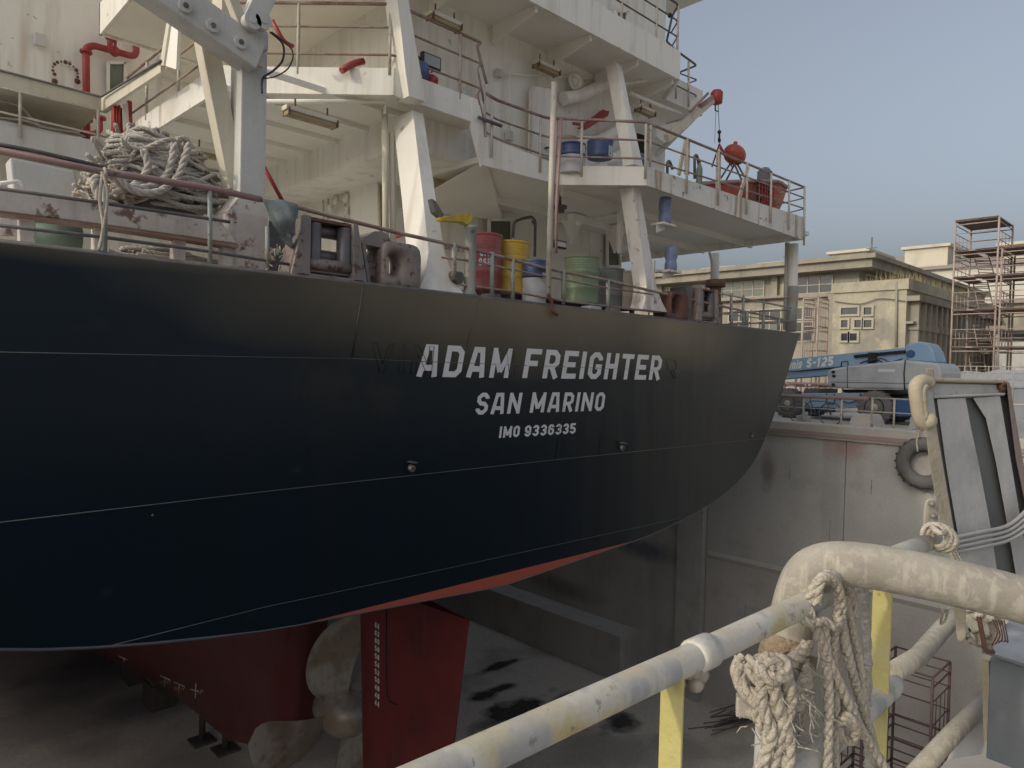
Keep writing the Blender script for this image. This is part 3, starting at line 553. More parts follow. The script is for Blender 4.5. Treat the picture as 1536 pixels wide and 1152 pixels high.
# lettering on the transom
def tl(px0, px1, z0, hgt, txt, name, s=.2, gap=.13, shear=.2, mm='lett'):
    a = PF(px0[0], px0[1], TF); b = PF(px1[0], px1[1], TF); q = MB()
    letters(q, txt, lambda u, v, lf: V((a.x + u, TF - .0015 - lf, a.z + (b.z - a.z) * u / (b.x - a.x) + v)), b.x - a.x - shear * hgt, hgt, shear, s, gap)
    q.build(name, M[mm], ship, fix=True)
tl((624, 565), (768, 567), 0, .44, 'ADAM', 'ship_name', .185, .2); tl((783, 567), (993, 570), 0, .455, 'FREIGHTER', 'ship_name', .185, .17)
tl((712, 622), (783, 620), 0, .315, 'SAN', 'home_port', .18, .18); tl((794, 619), (908, 616), 0, .315, 'MARINO', 'home_port', .18, .18)
tl((748, 657), (780, 655), 0, .17, 'IMO', 'registry_number', .2, .16, .14); tl((786, 655), (864, 650), 0, .17, '9336335', 'registry_number', .2, .16, .14)
def outline(px0, px1, hgt, polys, name='old_name_bead'):
    a = PF(px0[0], px0[1], TF); b = PF(px1[0], px1[1], TF); w = b.x - a.x; q = MB()
    for p in polys: q.tube([V((a.x + u*w, TF - .004, a.z + v*hgt)) for u, v in p], .005, 5, closed=True)
    q.build(name, M['hull'], ship)
outline((556, 559), (591, 560), .38, [[(0,1),(.25,1),(.5,.3),(.8,1),(1,1),(.55,0),(.4,0)]])
outline((596, 560), (612, 560), .38, [[(.3,1),(.7,1),(.6,0),(.1,0)]])
outline((616, 561), (650, 561), .38, [[(.1,1),(.35,1),(.75,.3),(.8,1),(1,1),(.9,0),(.7,0),(.3,.7),(.2,0),(0,0)]])
outline((752, 563), (785, 564), .38, [[(.2,1),(.5,1),(.6,0),(.35,0)]])
outline((996, 568), (1014, 568), .36, [[(.1,1),(.8,1),(1,.8),(.9,.5),(.3,.5)], [(.5,.45),(.8,.45),(1,0),(.8,0)]])
# rudder
def rth(c): return .24 * (2.6 * math.sqrt(max(c, 0)) * (1 - c) * (1 - .25 * c)) * .62 + .012
RZ = [-3.45, -4.02, -6.0, -8.95]
def rl(z): return lerp(11.66, 11.3, (-3.9 - z) / 5.0)
def rt(z): return lerp(8.46, 9.15, (-4.0 - z) / 4.9)
q = MB(); nc = 14
loop = [(i / nc) ** 1.6 for i in range(nc + 1)]
def rrow(z):
    a = rl(z); b = rt(z)
    return [(SC - rth(c), lerp(a, b, c), z) for c in loop] + [(SC + rth(c), lerp(a, b, c), z) for c in loop[::-1]]
zz = [-4.02 + (-8.95 + 4.02) * i / 8 for i in range(9)]
n2 = 2 * (nc + 1)
q.add([p for z in zz for p in rrow(z)], [(i*n2+j, i*n2+(j+1) % n2, (i+1)*n2+(j+1) % n2, (i+1)*n2+j) for i in range(8) for j in range(n2)], False)
q.add(rrow(-4.02), [list(range(n2))]); q.add(rrow(-8.95), [list(range(n2))])
rud = q.build('rudder', M['afoul'], ship, bevel=0)
q = MB(); q.cyl((SC, 10.9, -4.05), (SC, 10.9, -3.5), .2, 14); q.build('rudder_stock', M['afoul'], ship)
def rsurf(px, py, off=.004):
    p = PS(px, py, SC - .2); c = (rl(p.z) - p.y) / (rl(p.z) - rt(p.z)); x = SC - rth(min(max(c, 0), 1)) - off
    return PS(px, py, x)
q = MB(); q.tube([rsurf(580, 915, 0), rsurf(580, 1000, 0), rsurf(581, 1042, 0), rsurf(585, 1052, 0), rsurf(597, 1057, 0)], .016, 6); q.build('rudder_groove', M['dark'], rud)
for i in range(11):
    a = rsurf(562, 941 + i * 11.6); tx = ['64','62','60','58','56','54','52','50','48','46','44'][i]; q = MB()
    letters(q, tx, lambda u, v, lf: V((SC - rth((rl(a.z) - (a.y - u)) / (rl(a.z) - rt(a.z))) - .002 - lf, a.y - u, a.z + v)), .15, .1, 0, .24, .2); q.build('draft_mark', M['lett'], rud)
# propeller
pc = PS(511, 1066, SC); PFw = pc.y
prop = MB(); prop.lathe([(.38, .45), (.44, .2), (.45, -.12), (.40, -.35), (.31, -.55), (.17, -.68), (.02, -.73)], (SC, PFw, pc.z), (0, 1, 0), 28)
prop = prop.build('propeller', M['bronze'], ship)
for k in range(4):
    a0 = R(106 + 90 * k); q = MB(); nr, ncx = 18, 12; RP = 1.98
    def bl(i, j, side=0):
        t = i / (nr - 1); r_ = lerp(.3, RP, t); cw = 1.5 * (t + .09) ** .55 * (max(1 - t ** 4.2, 0)) ** .5 * .98
        s_ = (j / (ncx - 1) - .5); sk = -1.15 * t * t + .5 * t; ch = s_ * cw + sk
        pitch = math.atan(1.35 / (2 * pi * r_) * 1.25); ang = a0 + ch * cos(pitch) / max(r_, .34); ax = ch * sin(pitch) - .12 * t
        th = .05 * (1 - t * .75) * max(1 - (2 * s_) ** 2, 0) + .006
        return V((SC + cos(ang) * r_, PFw + ax + side * th, pc.z + sin(ang) * r_))
    q.grid(lambda i, j: bl(i, j, -1), nr, ncx); q.grid(lambda i, j: bl(i, j, 1), nr, ncx)
    q.build('propeller_blade', M['bronze'], prop)
# stern marks on the red skeg, laid on the hull surface
from mathutils.bvhtree import BVHTree
BV = BVHTree.FromPolygons([tuple(p) for p in HULLMB.v], HULLMB.f)
def onhull(px, py, lift=.012):
    hit = BV.ray_cast(V((0, 0, 0)), ray(px, py).normalized()); return hit[0] - ray(px, py).normalized() * lift if hit[0] else None
for cx, cy, lst in ((185, 990, [[(-7, -6), (7, 0)], [(1, -3), (1, 9)]]), (248, 1019, [[(-8, -6), (7, 1)], [(0, -2), (-1, 10)]]), (269, 1029, [[(-8, -6), (8, 1)], [(0, -2), (-1, 10)]]), (294, 1035, [[(-8, -1), (4, 2)], [(0, -10), (-1, 12)]])):
    q = MB(); ok = 0
    for seg in lst:
        pts = [onhull(cx + a, cy + b) for a, b in seg]
        if None not in pts: q.tube(pts, .012, 5); ok = 1
    if cx > 290:
        for st_ in ([(2, 6), (4, 0), (6, 6)], [(7, 6), (7, 0), (10, 1), (10, 3), (7, 3)]):
            pts = [onhull(cx + a, cy + b) for a, b in st_]
            if None not in pts: q.tube(pts, .007, 5)
    elif cx > 200:
        for x0 in (-6, -3, 4, 7):
            pts = [onhull(cx + x0, cy + 2), onhull(cx + x0 - 1, cy + 6)]
            if None not in pts: q.tube(pts, .006, 5)
    if ok: q.build('hull_mark', M['lett'], ship)
# deck plate
q = MB(); dk = [(p[0][0], p[0][1], ZD - .05) for p in full] + [(p[-1][0], p[-1][1], ZD - .05) for p in full[::-1]]
q.add(dk, [list(range(len(dk)))]); q.build('main_deck', M['greyw'], ship)
# ================================================================ superstructure
def wall(name, a, b, z0, z1, th=.12, m='white', par=None):
    q = MB(); q.bar(V((a[0], a[1], (z0+z1)/2)), V((b[0], b[1], (z0+z1)/2)), th, z1 - z0); return q.build(name, M[m], par or ship)
def quadplate(name, pts, off, m, par=None, bevel=0):
    q = MB(); q.prism(pts, off); return q.build(name, M[m], par or ship, bevel=bevel)
house = MB()
house.box((7.7, 11.5, ZD-.04), (14.5, 20, 3.56)); house.box((-1.5, 17, ZD-.04), (7.69, 20, 10)); 
house.box((6.6, 9.5, 3.5), (13.8, 20.3, 6.1)); house.box((5.2, 9.45, 6.3), (13.6, 20.6, 9.2)); house.box((5, 10.2, 9.4), (13.4, 18, 11.6))
house = house.build('deckhouse', M['white'], ship)
q = MB(); q.box((7, 12, 11.6), (10, 16, 14.5)); q.build('funnel', M['white'], ship)
q = MB(); q.box((3.6, 8.6, 9.2), (15.5, 20.5, 9.4)); q.build('upper_deck', M['whitec'], ship)
# boat deck plates (the two deck levels)
A = [(4.0, 14.95), (4.08, 10.72), (4.63, 10.2), (5.94, 8.87), (7.8, 8.87), (9.67, 8.83), (10.6, 7.62), (17.42, 7.62), (17.75, 24)]
q = MB(); q.prism([(x, y, 4.06) for x, y in [(4.05, 17), (4.05, 14.9), (4.13, 10.75), (4.66, 10.24), (5.96, 8.92), (7.8, 8.92), (7.8, 17)]], (0, 0, .12)); q.build('boat_deck', M['whitec'], ship)
q = MB(); q.prism([(x, y, 3.44) for x, y in [(7.82, 17), (7.82, 8.9), (9.69, 8.88), (10.62, 7.67), (17.38, 7.67), (17.7, 24), (14.4, 24), (14.4, 17)]], (0, 0, .1)); q.build('boat_deck', M['whitec'], ship)
q = MB(); q.box((5.9, 8.88, 3.54), (7.84, 9.4, 4.1)); 
def fascia(ptsb, ptst, th=.05, m='white', inward=None):
    for i in range(len(ptsb) - 1):
        a, b, c, d = V(ptsb[i]), V(ptsb[i+1]), V(ptst[i+1]), V(ptst[i])
        n = (b - a).cross(V((0, 0, 1))).normalized() * -th
        q = MB(); q.hexa([a, b, b + n, a + n], [d, c, c + n, d + n]); q.build('deck_fascia', M[m], ship)
zb, zt = 3.97, 4.36
fascia([(4.0, 14.95, zb), (4.08, 10.72, zb)], [(4.0, 14.95, zt), (4.08, 10.72, zt)], m='whiterust')
fascia([(4.08, 10.72, zb), (4.63, 10.2, zb), (5.94, 8.87, zb), (7.72, 8.87, zb)], [(4.08, 10.72, zt), (4.63, 10.2, zt), (5.94, 8.87, zt), (7.72, 8.87, zt)])
b0, t0 = PF(723, 247, 8.87), PF(725, 203, 8.87); b1, t1 = PF(840, 277, 8.83), PF(840, 248, 8.83); b2, t2 = PF(970, 278, 7.62), PF(970, 250, 7.62); b3, t3 = PF(1205, 360, 7.62), PF(1206, 326, 7.62)
fascia([b0, b1, b2], [t0, t1, t2]); fascia([b2, b3], [t2, t3], m='whiterust')
fascia([b3, (17.75, 24, b3.z)], [t3, (17.75, 24, t3.z)])
quadplate('deck_step_plate', [PF(708, 148, 8.86), PF(708, 190, 8.86), PF(723, 249, 8.86), PF(726, 203, 8.86), PF(722, 160, 8.86)], (0, .06, 0), 'white')
# deck above (bridge deck) with its fascia, sloped support and chamfers
B_ = [(3.55, 15.0), (3.55, 8.35), (12.5, 8.3), (13.2, 9.1), (14.6, 9.05), (14.9, 22)]
q = MB(); q.prism([(x, y, 6.02) for x, y in [(3.63, 14.93), (3.63, 8.43), (12.45, 8.38), (13.15, 9.18), (14.53, 9.13), (14.82, 22), (6.6, 22), (6.6, 14.93)]], (0, 0, .1)); q.build('bridge_deck', M['whitec'], ship)
zb2, zt2 = 5.98, 6.55
B2_ = [(6.6, 15.0)] + B_
fascia([(x, y, zb2) for x, y in B2_], [(x, y, zt2) for x, y in B2_])
for F in (8.75, 9.1):
    pass
for S in (5.6, 7.0, 8.4, 9.8, 11.2, 12.4):
    q = MB(); q.hexa([(S-.03, 8.4, 5.9), (S+.03, 8.4, 5.9), (S+.03, 9.45, 5.72), (S-.03, 9.45, 5.72)], [(S-.03, 8.4, 6.02), (S+.03, 8.4, 6.02), (S+.03, 9.45, 6.02), (S-.03, 9.45, 6.02)]); q.build('deck_beam', M['whitec'], ship)
for F in (9.6, 10.6, 11.6, 12.6, 13.6):
    q = MB(); q.box((4.1, F-.02, 3.98), (7.65, F+.02, 4.059)); q.build('deck_beam', M['whitec'], ship)
for F in (9.2, 10.6, 12, 13.4, 14.8):
    q = MB(); q.box((10 if F < 10 else 8, F-.03, 3.3), (17.4, F+.03, 3.44)); q.build('deck_beam', M['whitec'], ship)
q = MB(); q.prism([(7.82, 9, 3.44), (10.4, 11.4, 3.44), (10.4, 11.4, 3.2), (7.82, 11.4, 3.0)], (.1, 0, 0)); q.build('gusset', M['whitec'], ship)
for px in (880, 945):
    a = PF(px, 290, 10.2); q = MB(); q.lathe([(.03, 0), (.16, .35), (.3, .6), (.34, .62)], (a.x, 10.6, 2.8), (0, 0, 1), 4, False); q.build('gusset', M['whitec'], ship)
# raked pillars with flared feet
def pillar(top, bot, w, dpt, foot, m='white'):
    q = MB(); t_, b_ = V(top), V(bot); f0 = V((0, dpt, 0)); k = b_.lerp(t_, .2)
    sec = [(t_, w*.42), (t_.lerp(b_, .5), w*.5), (k, w*.62), (b_.lerp(t_, .08), w*.62 + foot*.45), (b_, w*.62 + foot)]
    vs = []
    for c, hw in sec: vs += [c + V((-hw, 0, 0)), c + V((hw, 0, 0)), c + V((hw, 0, 0)) + f0, c + V((-hw, 0, 0)) + f0]
    fs = [(3, 2, 1, 0), (16, 17, 18, 19)]
    for i in range(4): fs += [(i*4+j, i*4+(j+1) % 4, (i+1)*4+(j+1) % 4, (i+1)*4+j) for j in range(4)]
    q.add(vs, fs); return q.build('deck_pillar', M[m], ship)
pillar(PF(627, 168, 8.95), PF(663, 437, 7.82), .235, .52, .24, 'white')
pillar(PF(955, 282, 7.9), PF(983, 466, 7.8), .26, .3, .24, 'whiterust')
pillar(PF(600, -30, 8.7), PF(626, 148, 8.7), .24, .3, 0)
pillar(PF(928, 96, 8.6), PF(958, 248, 8.0), .2, .25, .02)
for a, b in (((1188, 372), (1187, 496)),):
    q = MB(); q.cyl(PF(1190, 366, 8.05), PF(1187, 497, 8.05), .125, 14); q.build('deck_pillar', M['white'], ship)
    q = MB(); q.cyl(PF(1190, 430, 8.0), PF(1186, 497, 8.0), .13, 14); q.build('deck_pillar', M['railg'], ship)
    q = MB(); q.cyl(PF(1181, 364, 8.2), PF(1178, 495, 8.2), .06, 8); q.build('drain_pipe', M['greyw'], ship)
    q = MB(); q.cyl(PF(1073, 380, 11), PF(1072, 470, 11), .12, 12); q.build('deck_pillar', M['white'], ship)
    q = MB(); q.tube(bend([PF(1064, 378, 11), PF(1068, 392, 11), PF(1067, 470, 11)]), .04, 8); q.build('drain_pipe', M['greyw'], ship)
# poles in the corner of the port wall
for px in (577, 588): q = MB(); q.cyl(PF(px, 165 if px < 580 else 200, 9.4), PF(px + 2, 420, 9.4), .05, 10); q.build('stand_pipe', M['cream'], ship)
q = MB(); q.tube([PF(400, 152, 9.9), PF(578, 152, 9.2), PF(577, 170, 9.3)], .03, 6); q.build('conduit', M['whitec'], ship)
# windows, doors
def window(fn, k, x0, y0, x1, y1, off, pane='glassg', fr='whitec', name='window'):
    a = fn(x0, y0, k); b = fn(x1, y0, k); c = fn(x1, y1, k); d = fn(x0, y1, k); off = V(off)
    q = MB(); cen = (a+b+c+d)/4
    for p, r_ in ((a, b), (b, c), (c, d), (d, a)): q.bar(p + off, r_ + off, .06, .06, off.normalized())
    o = q.build(name, M[fr], ship)
    q = MB(); q.add([a + off*.3, b + off*.3, c + off*.3, d + off*.3], [(0, 1, 2, 3)]); q.build('pane', M[pane], o); return o
window(PF, 11.42, 731, 330, 766, 366, (0, -.05, 0)); window(PF, 16.93, 161, 95, 187, 140, (0, -.05, 0)); window(PF, 9.38, 921, 18, 938, 52, (0, -.05, 0), 'bluegl', 'white')
window(PF, 11.42, 909, 349, 928, 400, (0, -.04, 0), 'glassg', 'whitec', 'doorway')
def door(fn, k, pts, off, name='steel_door'):
    off = V(off); P = pl(fn, pts, k); q = MB(); q.prism([p + off for p in P], -off * .8); o = q.build(name, M['white'], ship, bevel=.01)
    q = MB(); cc = sum(P, V()) / len(P); q.tube([p + off * 1.15 for p in P], .018, 6, closed=True); q.build('door_gasket', M['cream'], o)
    q = MB(); e = P[0].lerp(P[-1], .6) * .8 + cc * .2; q.tube([e + off*1.6, e + off*1.6 + V((.16, 0, .05))], .018, 6); q.tube([e + off, e + off*1.7], .022, 6); q.build('door_handle', M['raild'], o); return o
door(PF, 9.4, [(790, 236), (792, 137), (797, 129), (822, 133), (829, 142), (829, 238)], (0, -.08, 0))
door(PS, 7.62, [(527, 420), (527, 280), (570, 262), (575, 420)], (-.05, 0, 0))
# dark passage at the starboard end, level above, with a blue cloth bag
quadplate('doorway', [PF(955, 200, 9.42), PF(968, 204, 9.42), PF(968, 247, 9.42), PF(957, 247, 9.42)], (0, -.02, 0), 'dark')
# curved air trunk on the after wall
for pts, r_ in (([(845, 148), (880, 140), (930, 112)], .13), ([(862, 212), (905, 208), (955, 172)], .12), ([(905, 240), (925, 236), (943, 222)], .12)):
    q = MB(); q.tube(spline(pl(PF, pts, 9.35), 6), r_, 10); q.build('air_trunk', M['white'], ship)
q = MB(); q.lathe([(.11, 0), (.16, .05), (.16, .09), (.05, .12)], PF(861, 122, 9.4), (0, -1, 0), 16); q.build('vent_cover', M['white'], ship)
q = MB(); torus(q, PF(861, 122, 9.28), (0, 1, 0), .13, .03, 20, 6); q.build('vent_rim', M['whiterust'], ship)
# stencil on the pillar wall
q = MB(); a = PF(655, 371, 11.42)
letters(q, 'GARBAGE STA', lambda u, v, lf: V((a.x + u, 11.435 - lf - .0, a.z - .02*u + v)) + V((0, -.0, 0)), PF(698, 371, 11.42).x - a.x, .14, 0, .14, .2); q.build('stencil_text', M['raild'], ship)
# fluorescent deck lights
def light(px, py, F, L_=.62, dif='tubeb', rz=0, tilt=0):
    c = PF(px, py, F); o = MB(); o.cbox(c + V((0, 0, .05)), (L_, .16, .07), rz); hs = o.build('deck_light', M['cream'], ship, bevel=.012)
    o = MB(); o.cbox(c + V((0, 0, -.02)), (L_*.94, .13, .075), rz); o.build('diffuser', M[dif], hs, bevel=.02)
    for s_ in (-.3, .3): o = MB(); o.cyl(c + V((s_*L_*cos(rz), s_*L_*sin(rz), .08)), c + V((s_*L_*cos(rz), s_*L_*sin(rz), .22)), .014, 6); o.build('lamp_hanger', M['rust'], hs)
    for s_ in (-.45, .45): o = MB(); o.cbox(c + V((s_*L_*cos(rz), s_*L_*sin(rz), 0)), (.02, .19, .1), rz); o.build('lamp_strap', M['rust'], hs)
light(667, 34, 8.9); light(820, 104, 9.2); light(467, 178, 9.6, .85, 'tubeb'); light(765, 291, 10.9, .62); light(659, 266, 10.5, .66, 'tubey'); light(320, 234, 12.5, .8); light(968, 168, 8.9, .55); light(1042, 357, 10.5, .9, 'lett')
# wall pipes and small fittings
def pipe(pts, r_, m, name='pipe', rad=.12, n=8): q = MB(); q.tube(bend(pts, rad), r_, n); return q.build(name, M[m], ship)
rp = pipe(pl(PF, [(130, 216), (129, 72), (140, 68), (168, 76), (205, 86), (203, 54)], 16.8), .07, 'red', 'fire_main', .16)
for px, py in ((129, 78), (130, 180)):
    q = MB(); c = PF(px, py, 16.8); q.cyl(c - V((0, 0, .025)), c + V((0, 0, .025)), .115, 14); q.build('pipe_flange', M['red'], rp)
q = MB(); c = PF(172, 77, 16.8); q.ball(c, .11); q.cyl(c, c + V((0, -.05, .2)), .03, 8); q.build('valve', M['redgear'], rp)
pipe(pl(PF, [(165, 76), (165, 56), (172, 52), (225, -10)], 16.6), .055, 'red', 'fire_main', .08)
q = MB(); c = PF(167, 54, 16.6); q.ball(c, .13, sc=(1, 1, 1)); q.build('valve', M['red'], ship)
pipe(pl(PF, [(150, 178), (151, 196), (140, 201), (120, 197)], 16.5), .05, 'red', 'fire_main')
q = MB(); c = PF(151, 177, 16.5); q.cyl(c - V((0, 0, .03)), c + V((0, 0, .03)), .1, 12); q.build('pipe_flange', M['red'], ship)
q = MB(); c = PF(114, 172, 16.8); q.ball(c, .1, sc=(1, .6, 1)); q.build('alarm_bell', M['rust'], ship)
q = MB(); q.cbox(PF(70, 178, 16.9), (.14, .05, .14)); q.build('call_box', M['red'], ship)
random.seed(9); c = PF(98, 108, 16.93); q = MB()
for i in range(13):
    a = R(-30 + 240 * i / 12); q.ball(c + V((cos(a)*.22, 0, sin(a)*.2)), random.uniform(.02, .045), 7, 5, (1, .25, 1))
for p_ in ((82, 122), (116, 122)): q.ball(PF(*p_, 16.93), .06, 7, 5, (1, .25, 1))
q.build('paint_marking', M['rust'], ship)
# gallery bulwark forward on the port side, its railing and hose rack
quadplate('bulwark_plate', pl(PF, [(-20, 101), (152, 146), (152, 167), (-20, 126)], 15.0), (0, .06, 0), 'cream')
quadplate('bulwark_plate', pl(PS, [(152, 146), (241, 92), (241, 108), (152, 167)], 3.65), (.06, 0, 0), 'cream')
a = PF(-20, 126, 15); b = PF(152, 167, 15); q = MB(); q.box((a.x - 2, 15.05, b.z), (b.x, 17, b.z + .06)); q.build('gallery_deck', M['cream'], ship)
q = MB(); q.tube(pl(PF, [(-20, 100), (152, 145)], 14.98) + pl(PS, [(241, 91)], 3.63), .02, 6); q.build('bulwark_cap', M['raild'], ship)
quadplate('bracket_plate', pl(PS, [(239, 98), (252, 20), (256, 20), (245, 98)], 3.65), (.12, -.02, 0), 'cream'); quadplate('bracket_plate', pl(PS, [(246, 98), (256, 20), (268, 28), (264, 104)], 3.68), (.05, 0, 0), 'whitec')
quadplate('deck_fascia', pl(PF, [(-20, 184), (166, 214), (163, 249), (-20, 210)], 15.0), (0, .08, 0), 'greyw')
a = PF(166, 214, 15); q = MB(); q.box((-1.4, 15.08, a.z - .1), (a.x, 17, a.z)); q.build('side_deck', M['greyw'], ship)
q = MB()
for y0, y1 in ((126, 166), (163, 203)): q.tube(bend(pl(PF, [(-20, y0), (150, y1)], 15.0) + pl(PS, [(158, y1 + 3), (176, y1 - 8)], 3.75), .1), .02, 6)
lr = q.build('deck_railing', M['railw'], ship)
for x, y0, y1 in ((30, 138, 207), (147, 163, 236)): q = MB(); q.tube(pl(PF, [(x, y0), (x, y1)], 14.97), .025, 6); q.build('stanchion', M['railw'], lr)
q = MB(); q.tube(spline(pl(PF, [(-10, 150), (30, 160), (60, 188), (110, 200), (128, 205)], 15.4)), .02, 6); q.tube(spline(pl(PF, [(-10, 176), (40, 182), (70, 192), (120, 200)], 15.3)), .025, 6); q.build('cable_run', M['ropeg'], ship)
hr = MB(); hr.box(PF(170, 158, 14.6), PF(182, 204, 14.75)); hr = hr.build('hose_rack', M['red'], ship, bevel=.02)
q = MB()
for i in range(3): x = 171 + i * 4; q.tube(pl(PF, [(x, 158), (x, 202)], 14.56), .022, 6)
q.build('hose_fold', M['redgear'], hr)
quadplate('hose_rack', pl(PF, [(192, 150), (198, 152), (199, 196), (189, 200)], 14.4), (0, .08, 0), 'red')
quadplate('notice_panel', pl(PF, [(184, 156), (192, 154), (194, 190), (185, 194)], 14.3), (0, .02, 0), 'greyw')
# railings ---------------------------------------------------------------
def railing(paths, posts, m, mp, r_=.022, rp_=.025, name='deck_railing'):
    q = MB()
    for p, rr in paths: q.tube(bend(p, .1), rr, 8)
    o = q.build(name, M[m], ship)
    for a, b in posts: k = MB(); k.tube([a, b], rp_, 7); k.build('stanchion', M[mp], o)
    return o
pa = [(4.0, 14.9), (4.1, 10.75), (4.65, 10.2), (5.95, 8.89), (7.65, 8.89)]
def at(z, pts=pa): return [V((x, y, z)) for x, y in pts]
tail = [PF(722, 100, 8.87), PF(729, 128, 8.87)]
railing([(at(5.3) + [PF(715, 68, 8.87), PF(730, 126, 8.87)], .026), (at(4.96) + [PF(716, 102, 8.87), PF(727, 160, 8.87)], .018), (at(4.56) + [PF(716, 142, 8.87), PF(726, 184, 8.87)], .018)],
        [(V((x, y, zt - .1)), V((x, y, 5.3))) for x, y in ((4.03, 13.8), (4.07, 12.3), (4.1, 10.9), (4.95, 9.9), (5.9, 8.92), (7.2, 8.89))] + [(PF(726, 128, 8.87), PF(728, 205, 8.87))], 'rail', 'railw')
sp_ = [(737, 158, 8.86), (811, 178, 8.84)]
z0r, z1r = PF(970, 184, 7.62).z, PF(1205, 281, 7.62).z
def sb(d): return [PF(729, 140 + d*1.0, 8.86), PF(745, 150 + d, 8.86), PF(820, 177 + d*.98, 8.84), PF(968, 183 + d*.95, 7.62), PF(1207, 281 + d*.55, 7.62)]
def sbf(d): return [PF(1207, 281 + d*.55, 7.62), V((17.6, 11, z1r - d*.012)), V((17.75, 20, z1r - d*.012))]
railing([(sb(0), .027), (sb(29), .018), (sb(58), .018), (sbf(0), .022), (sbf(29), .016), (sbf(58), .016)],
        [(PF(x, y0, F), PF(x - 1, y1, F)) for x, y0, y1, F in ((738, 160, 235, 8.84), (811, 178, 258, 8.82), (873, 183, 265, 8.3), (969, 186, 268, 7.6), (976, 188, 250, 7.6), (1031, 208, 290, 7.58), (1078, 226, 308, 7.58), (1121, 245, 322, 7.58), (1157, 260, 335, 7.58), (1184, 272, 345, 7.58), (1207, 281, 368, 7.58))]
        + [(V((17.6, f, 3.7)), V((17.6, f, z1r))) for f in (10, 12.5)], 'rail', 'railw')
# wider channel posts at the boat
for x, y0, y1 in ((1078, 226, 292), (1031, 208, 262)): q = MB(); q.bar(PF(x, y0, 7.7), PF(x - 1, y1, 7.7), .12, .05, (0, 1, 0)); q.build('rail_channel', M['cream'], ship)
for x, y0, x1, y1 in ((1028, 212, 1018, 262), (1122, 250, 1108, 300)): q = MB(); q.bar(PF(x, y0, 7.9), PF(x1, y1, 7.9), .09, .04, (0, 1, 0)); q.build('rail_channel', M['cream'], ship)
# bridge deck railing
bp = [(3.6, 8.35), (12.45, 8.35), (12.75, 8.7)]
r_b = railing([(at(7.5, bp) + [PF(1000, 62, 8.9)], .024), (at(7.17, bp), .016), (at(6.85, bp), .016),
   ([PF(1000, 62, 9.0), PF(1012, 74, 9.0), PF(1045, 98, 9.0), PF(1018, 109, 9.8)], .024), ([PF(1014, 108, 9.0), PF(1046, 120, 9.0), PF(1018, 130, 9.8)], .015), ([PF(1014, 128, 9.0), PF(1046, 144, 9.0), PF(1025, 150, 9.6)], .015)],
  [(V((S, 8.35, 6.3)), V((S, 8.35, 7.5))) for S in (8.2, 9.4, 10.6, 11.7, 12.45)] + [(PF(1014, 74, 9.0), PF(1014, 148, 9.0)), (PF(1033, 92, 9.0), PF(1033, 160, 9.0))], 'raild', 'railw')
q = MB(); q.ball(PF(1005, 23, 8.35), .05); q.build('rail_lamp', M['blackpl'], ship)
# bridge wing bracket (sloping support below the starboard wing)
quadplate('wing_bracket', [PF(1042, 176, 9.05), PF(997, 214, 9.05), PF(985, 205, 9.05), PF(985, 190, 9.05)], (0, .1, 0), 'white')
wa = PF(1040, 178, 9.3); q = MB(); q.tube([wa, PF(985, 232, 9.3)], .06, 8); q.build('wing_strut', M['greyw'], ship)
q = MB(); q.tube([PF(945, 140, 8.9), PF(1022, 172, 8.9)], .045, 8); q.tube([PF(938, 126, 8.9), PF(985, 118, 8.9)], .03, 8); q.build('wing_strut', M['white'], ship)
# main deck railing along the transom ------------------------------------
FR = TF + .12
def rl_(pts): return pl(PF, pts, FR)
o = railing([(rl_([(-20, 222), (157, 258), (313, 282), (390, 299)]), .036)], [], 'pinkpipe', 'rail')
railing([(rl_([(-20, 213), (60, 228), (160, 252)]), .02), (rl_([(-20, 280), (157, 305), (313, 328), (345, 333)]), .018), (rl_([(-20, 336), (157, 356), (313, 377), (436, 397)]), .018)],
        [(PF(x, y0, FR), PF(x, y1, FR)) for x, y0, y1 in ((157, 256, 377), (315, 282, 393), (401, 340, 402))], 'raild', 'railg')
railing([(rl_([(390, 299), (450, 312), (500, 325), (600, 350), (705, 373), (820, 403), (900, 418), (985, 438), (1190, 483)]), .026), (rl_([(662, 386), (705, 391), (820, 415), (900, 430), (980, 442)]), .016), (rl_([(690, 427), (760, 436), (850, 452), (968, 466)]), .018)],
        [(PF(x, y0, FR), PF(x, y1, FR)) for x, y0, y1 in ((681, 365, 420), (738, 378, 446), (769, 388, 450), (845, 405, 456), (912, 420, 464), (1097, 462, 486), (1120, 466, 488), (1145, 472, 492), (1168, 476, 495))], 'rail', 'railg', .022, .035)
railing([(rl_([(1080, 440), (1187, 462)]), .02), (rl_([(1080, 470), (1187, 483)]), .016)], [(PF(x, y0, FR), PF(x, y0 + 45, FR)) for x, y0 in ((1097, 440), (1115, 442))], 'railg', 'railg', .02, .03)
railing([([V((17.0, TF + .2, 1.0 + hh)), V((17.35, 14, 1.0 + hh)), V((17.7, 24, 1.0 + hh))], .02) for hh in (.3, .6, .9)], [(V((17.0 + .05*i, 8.6 + 1.2*i, .95)), V((17.0 + .05*i, 8.6 + 1.2*i, 1.9))) for i in range(9)], 'rail', 'railg')
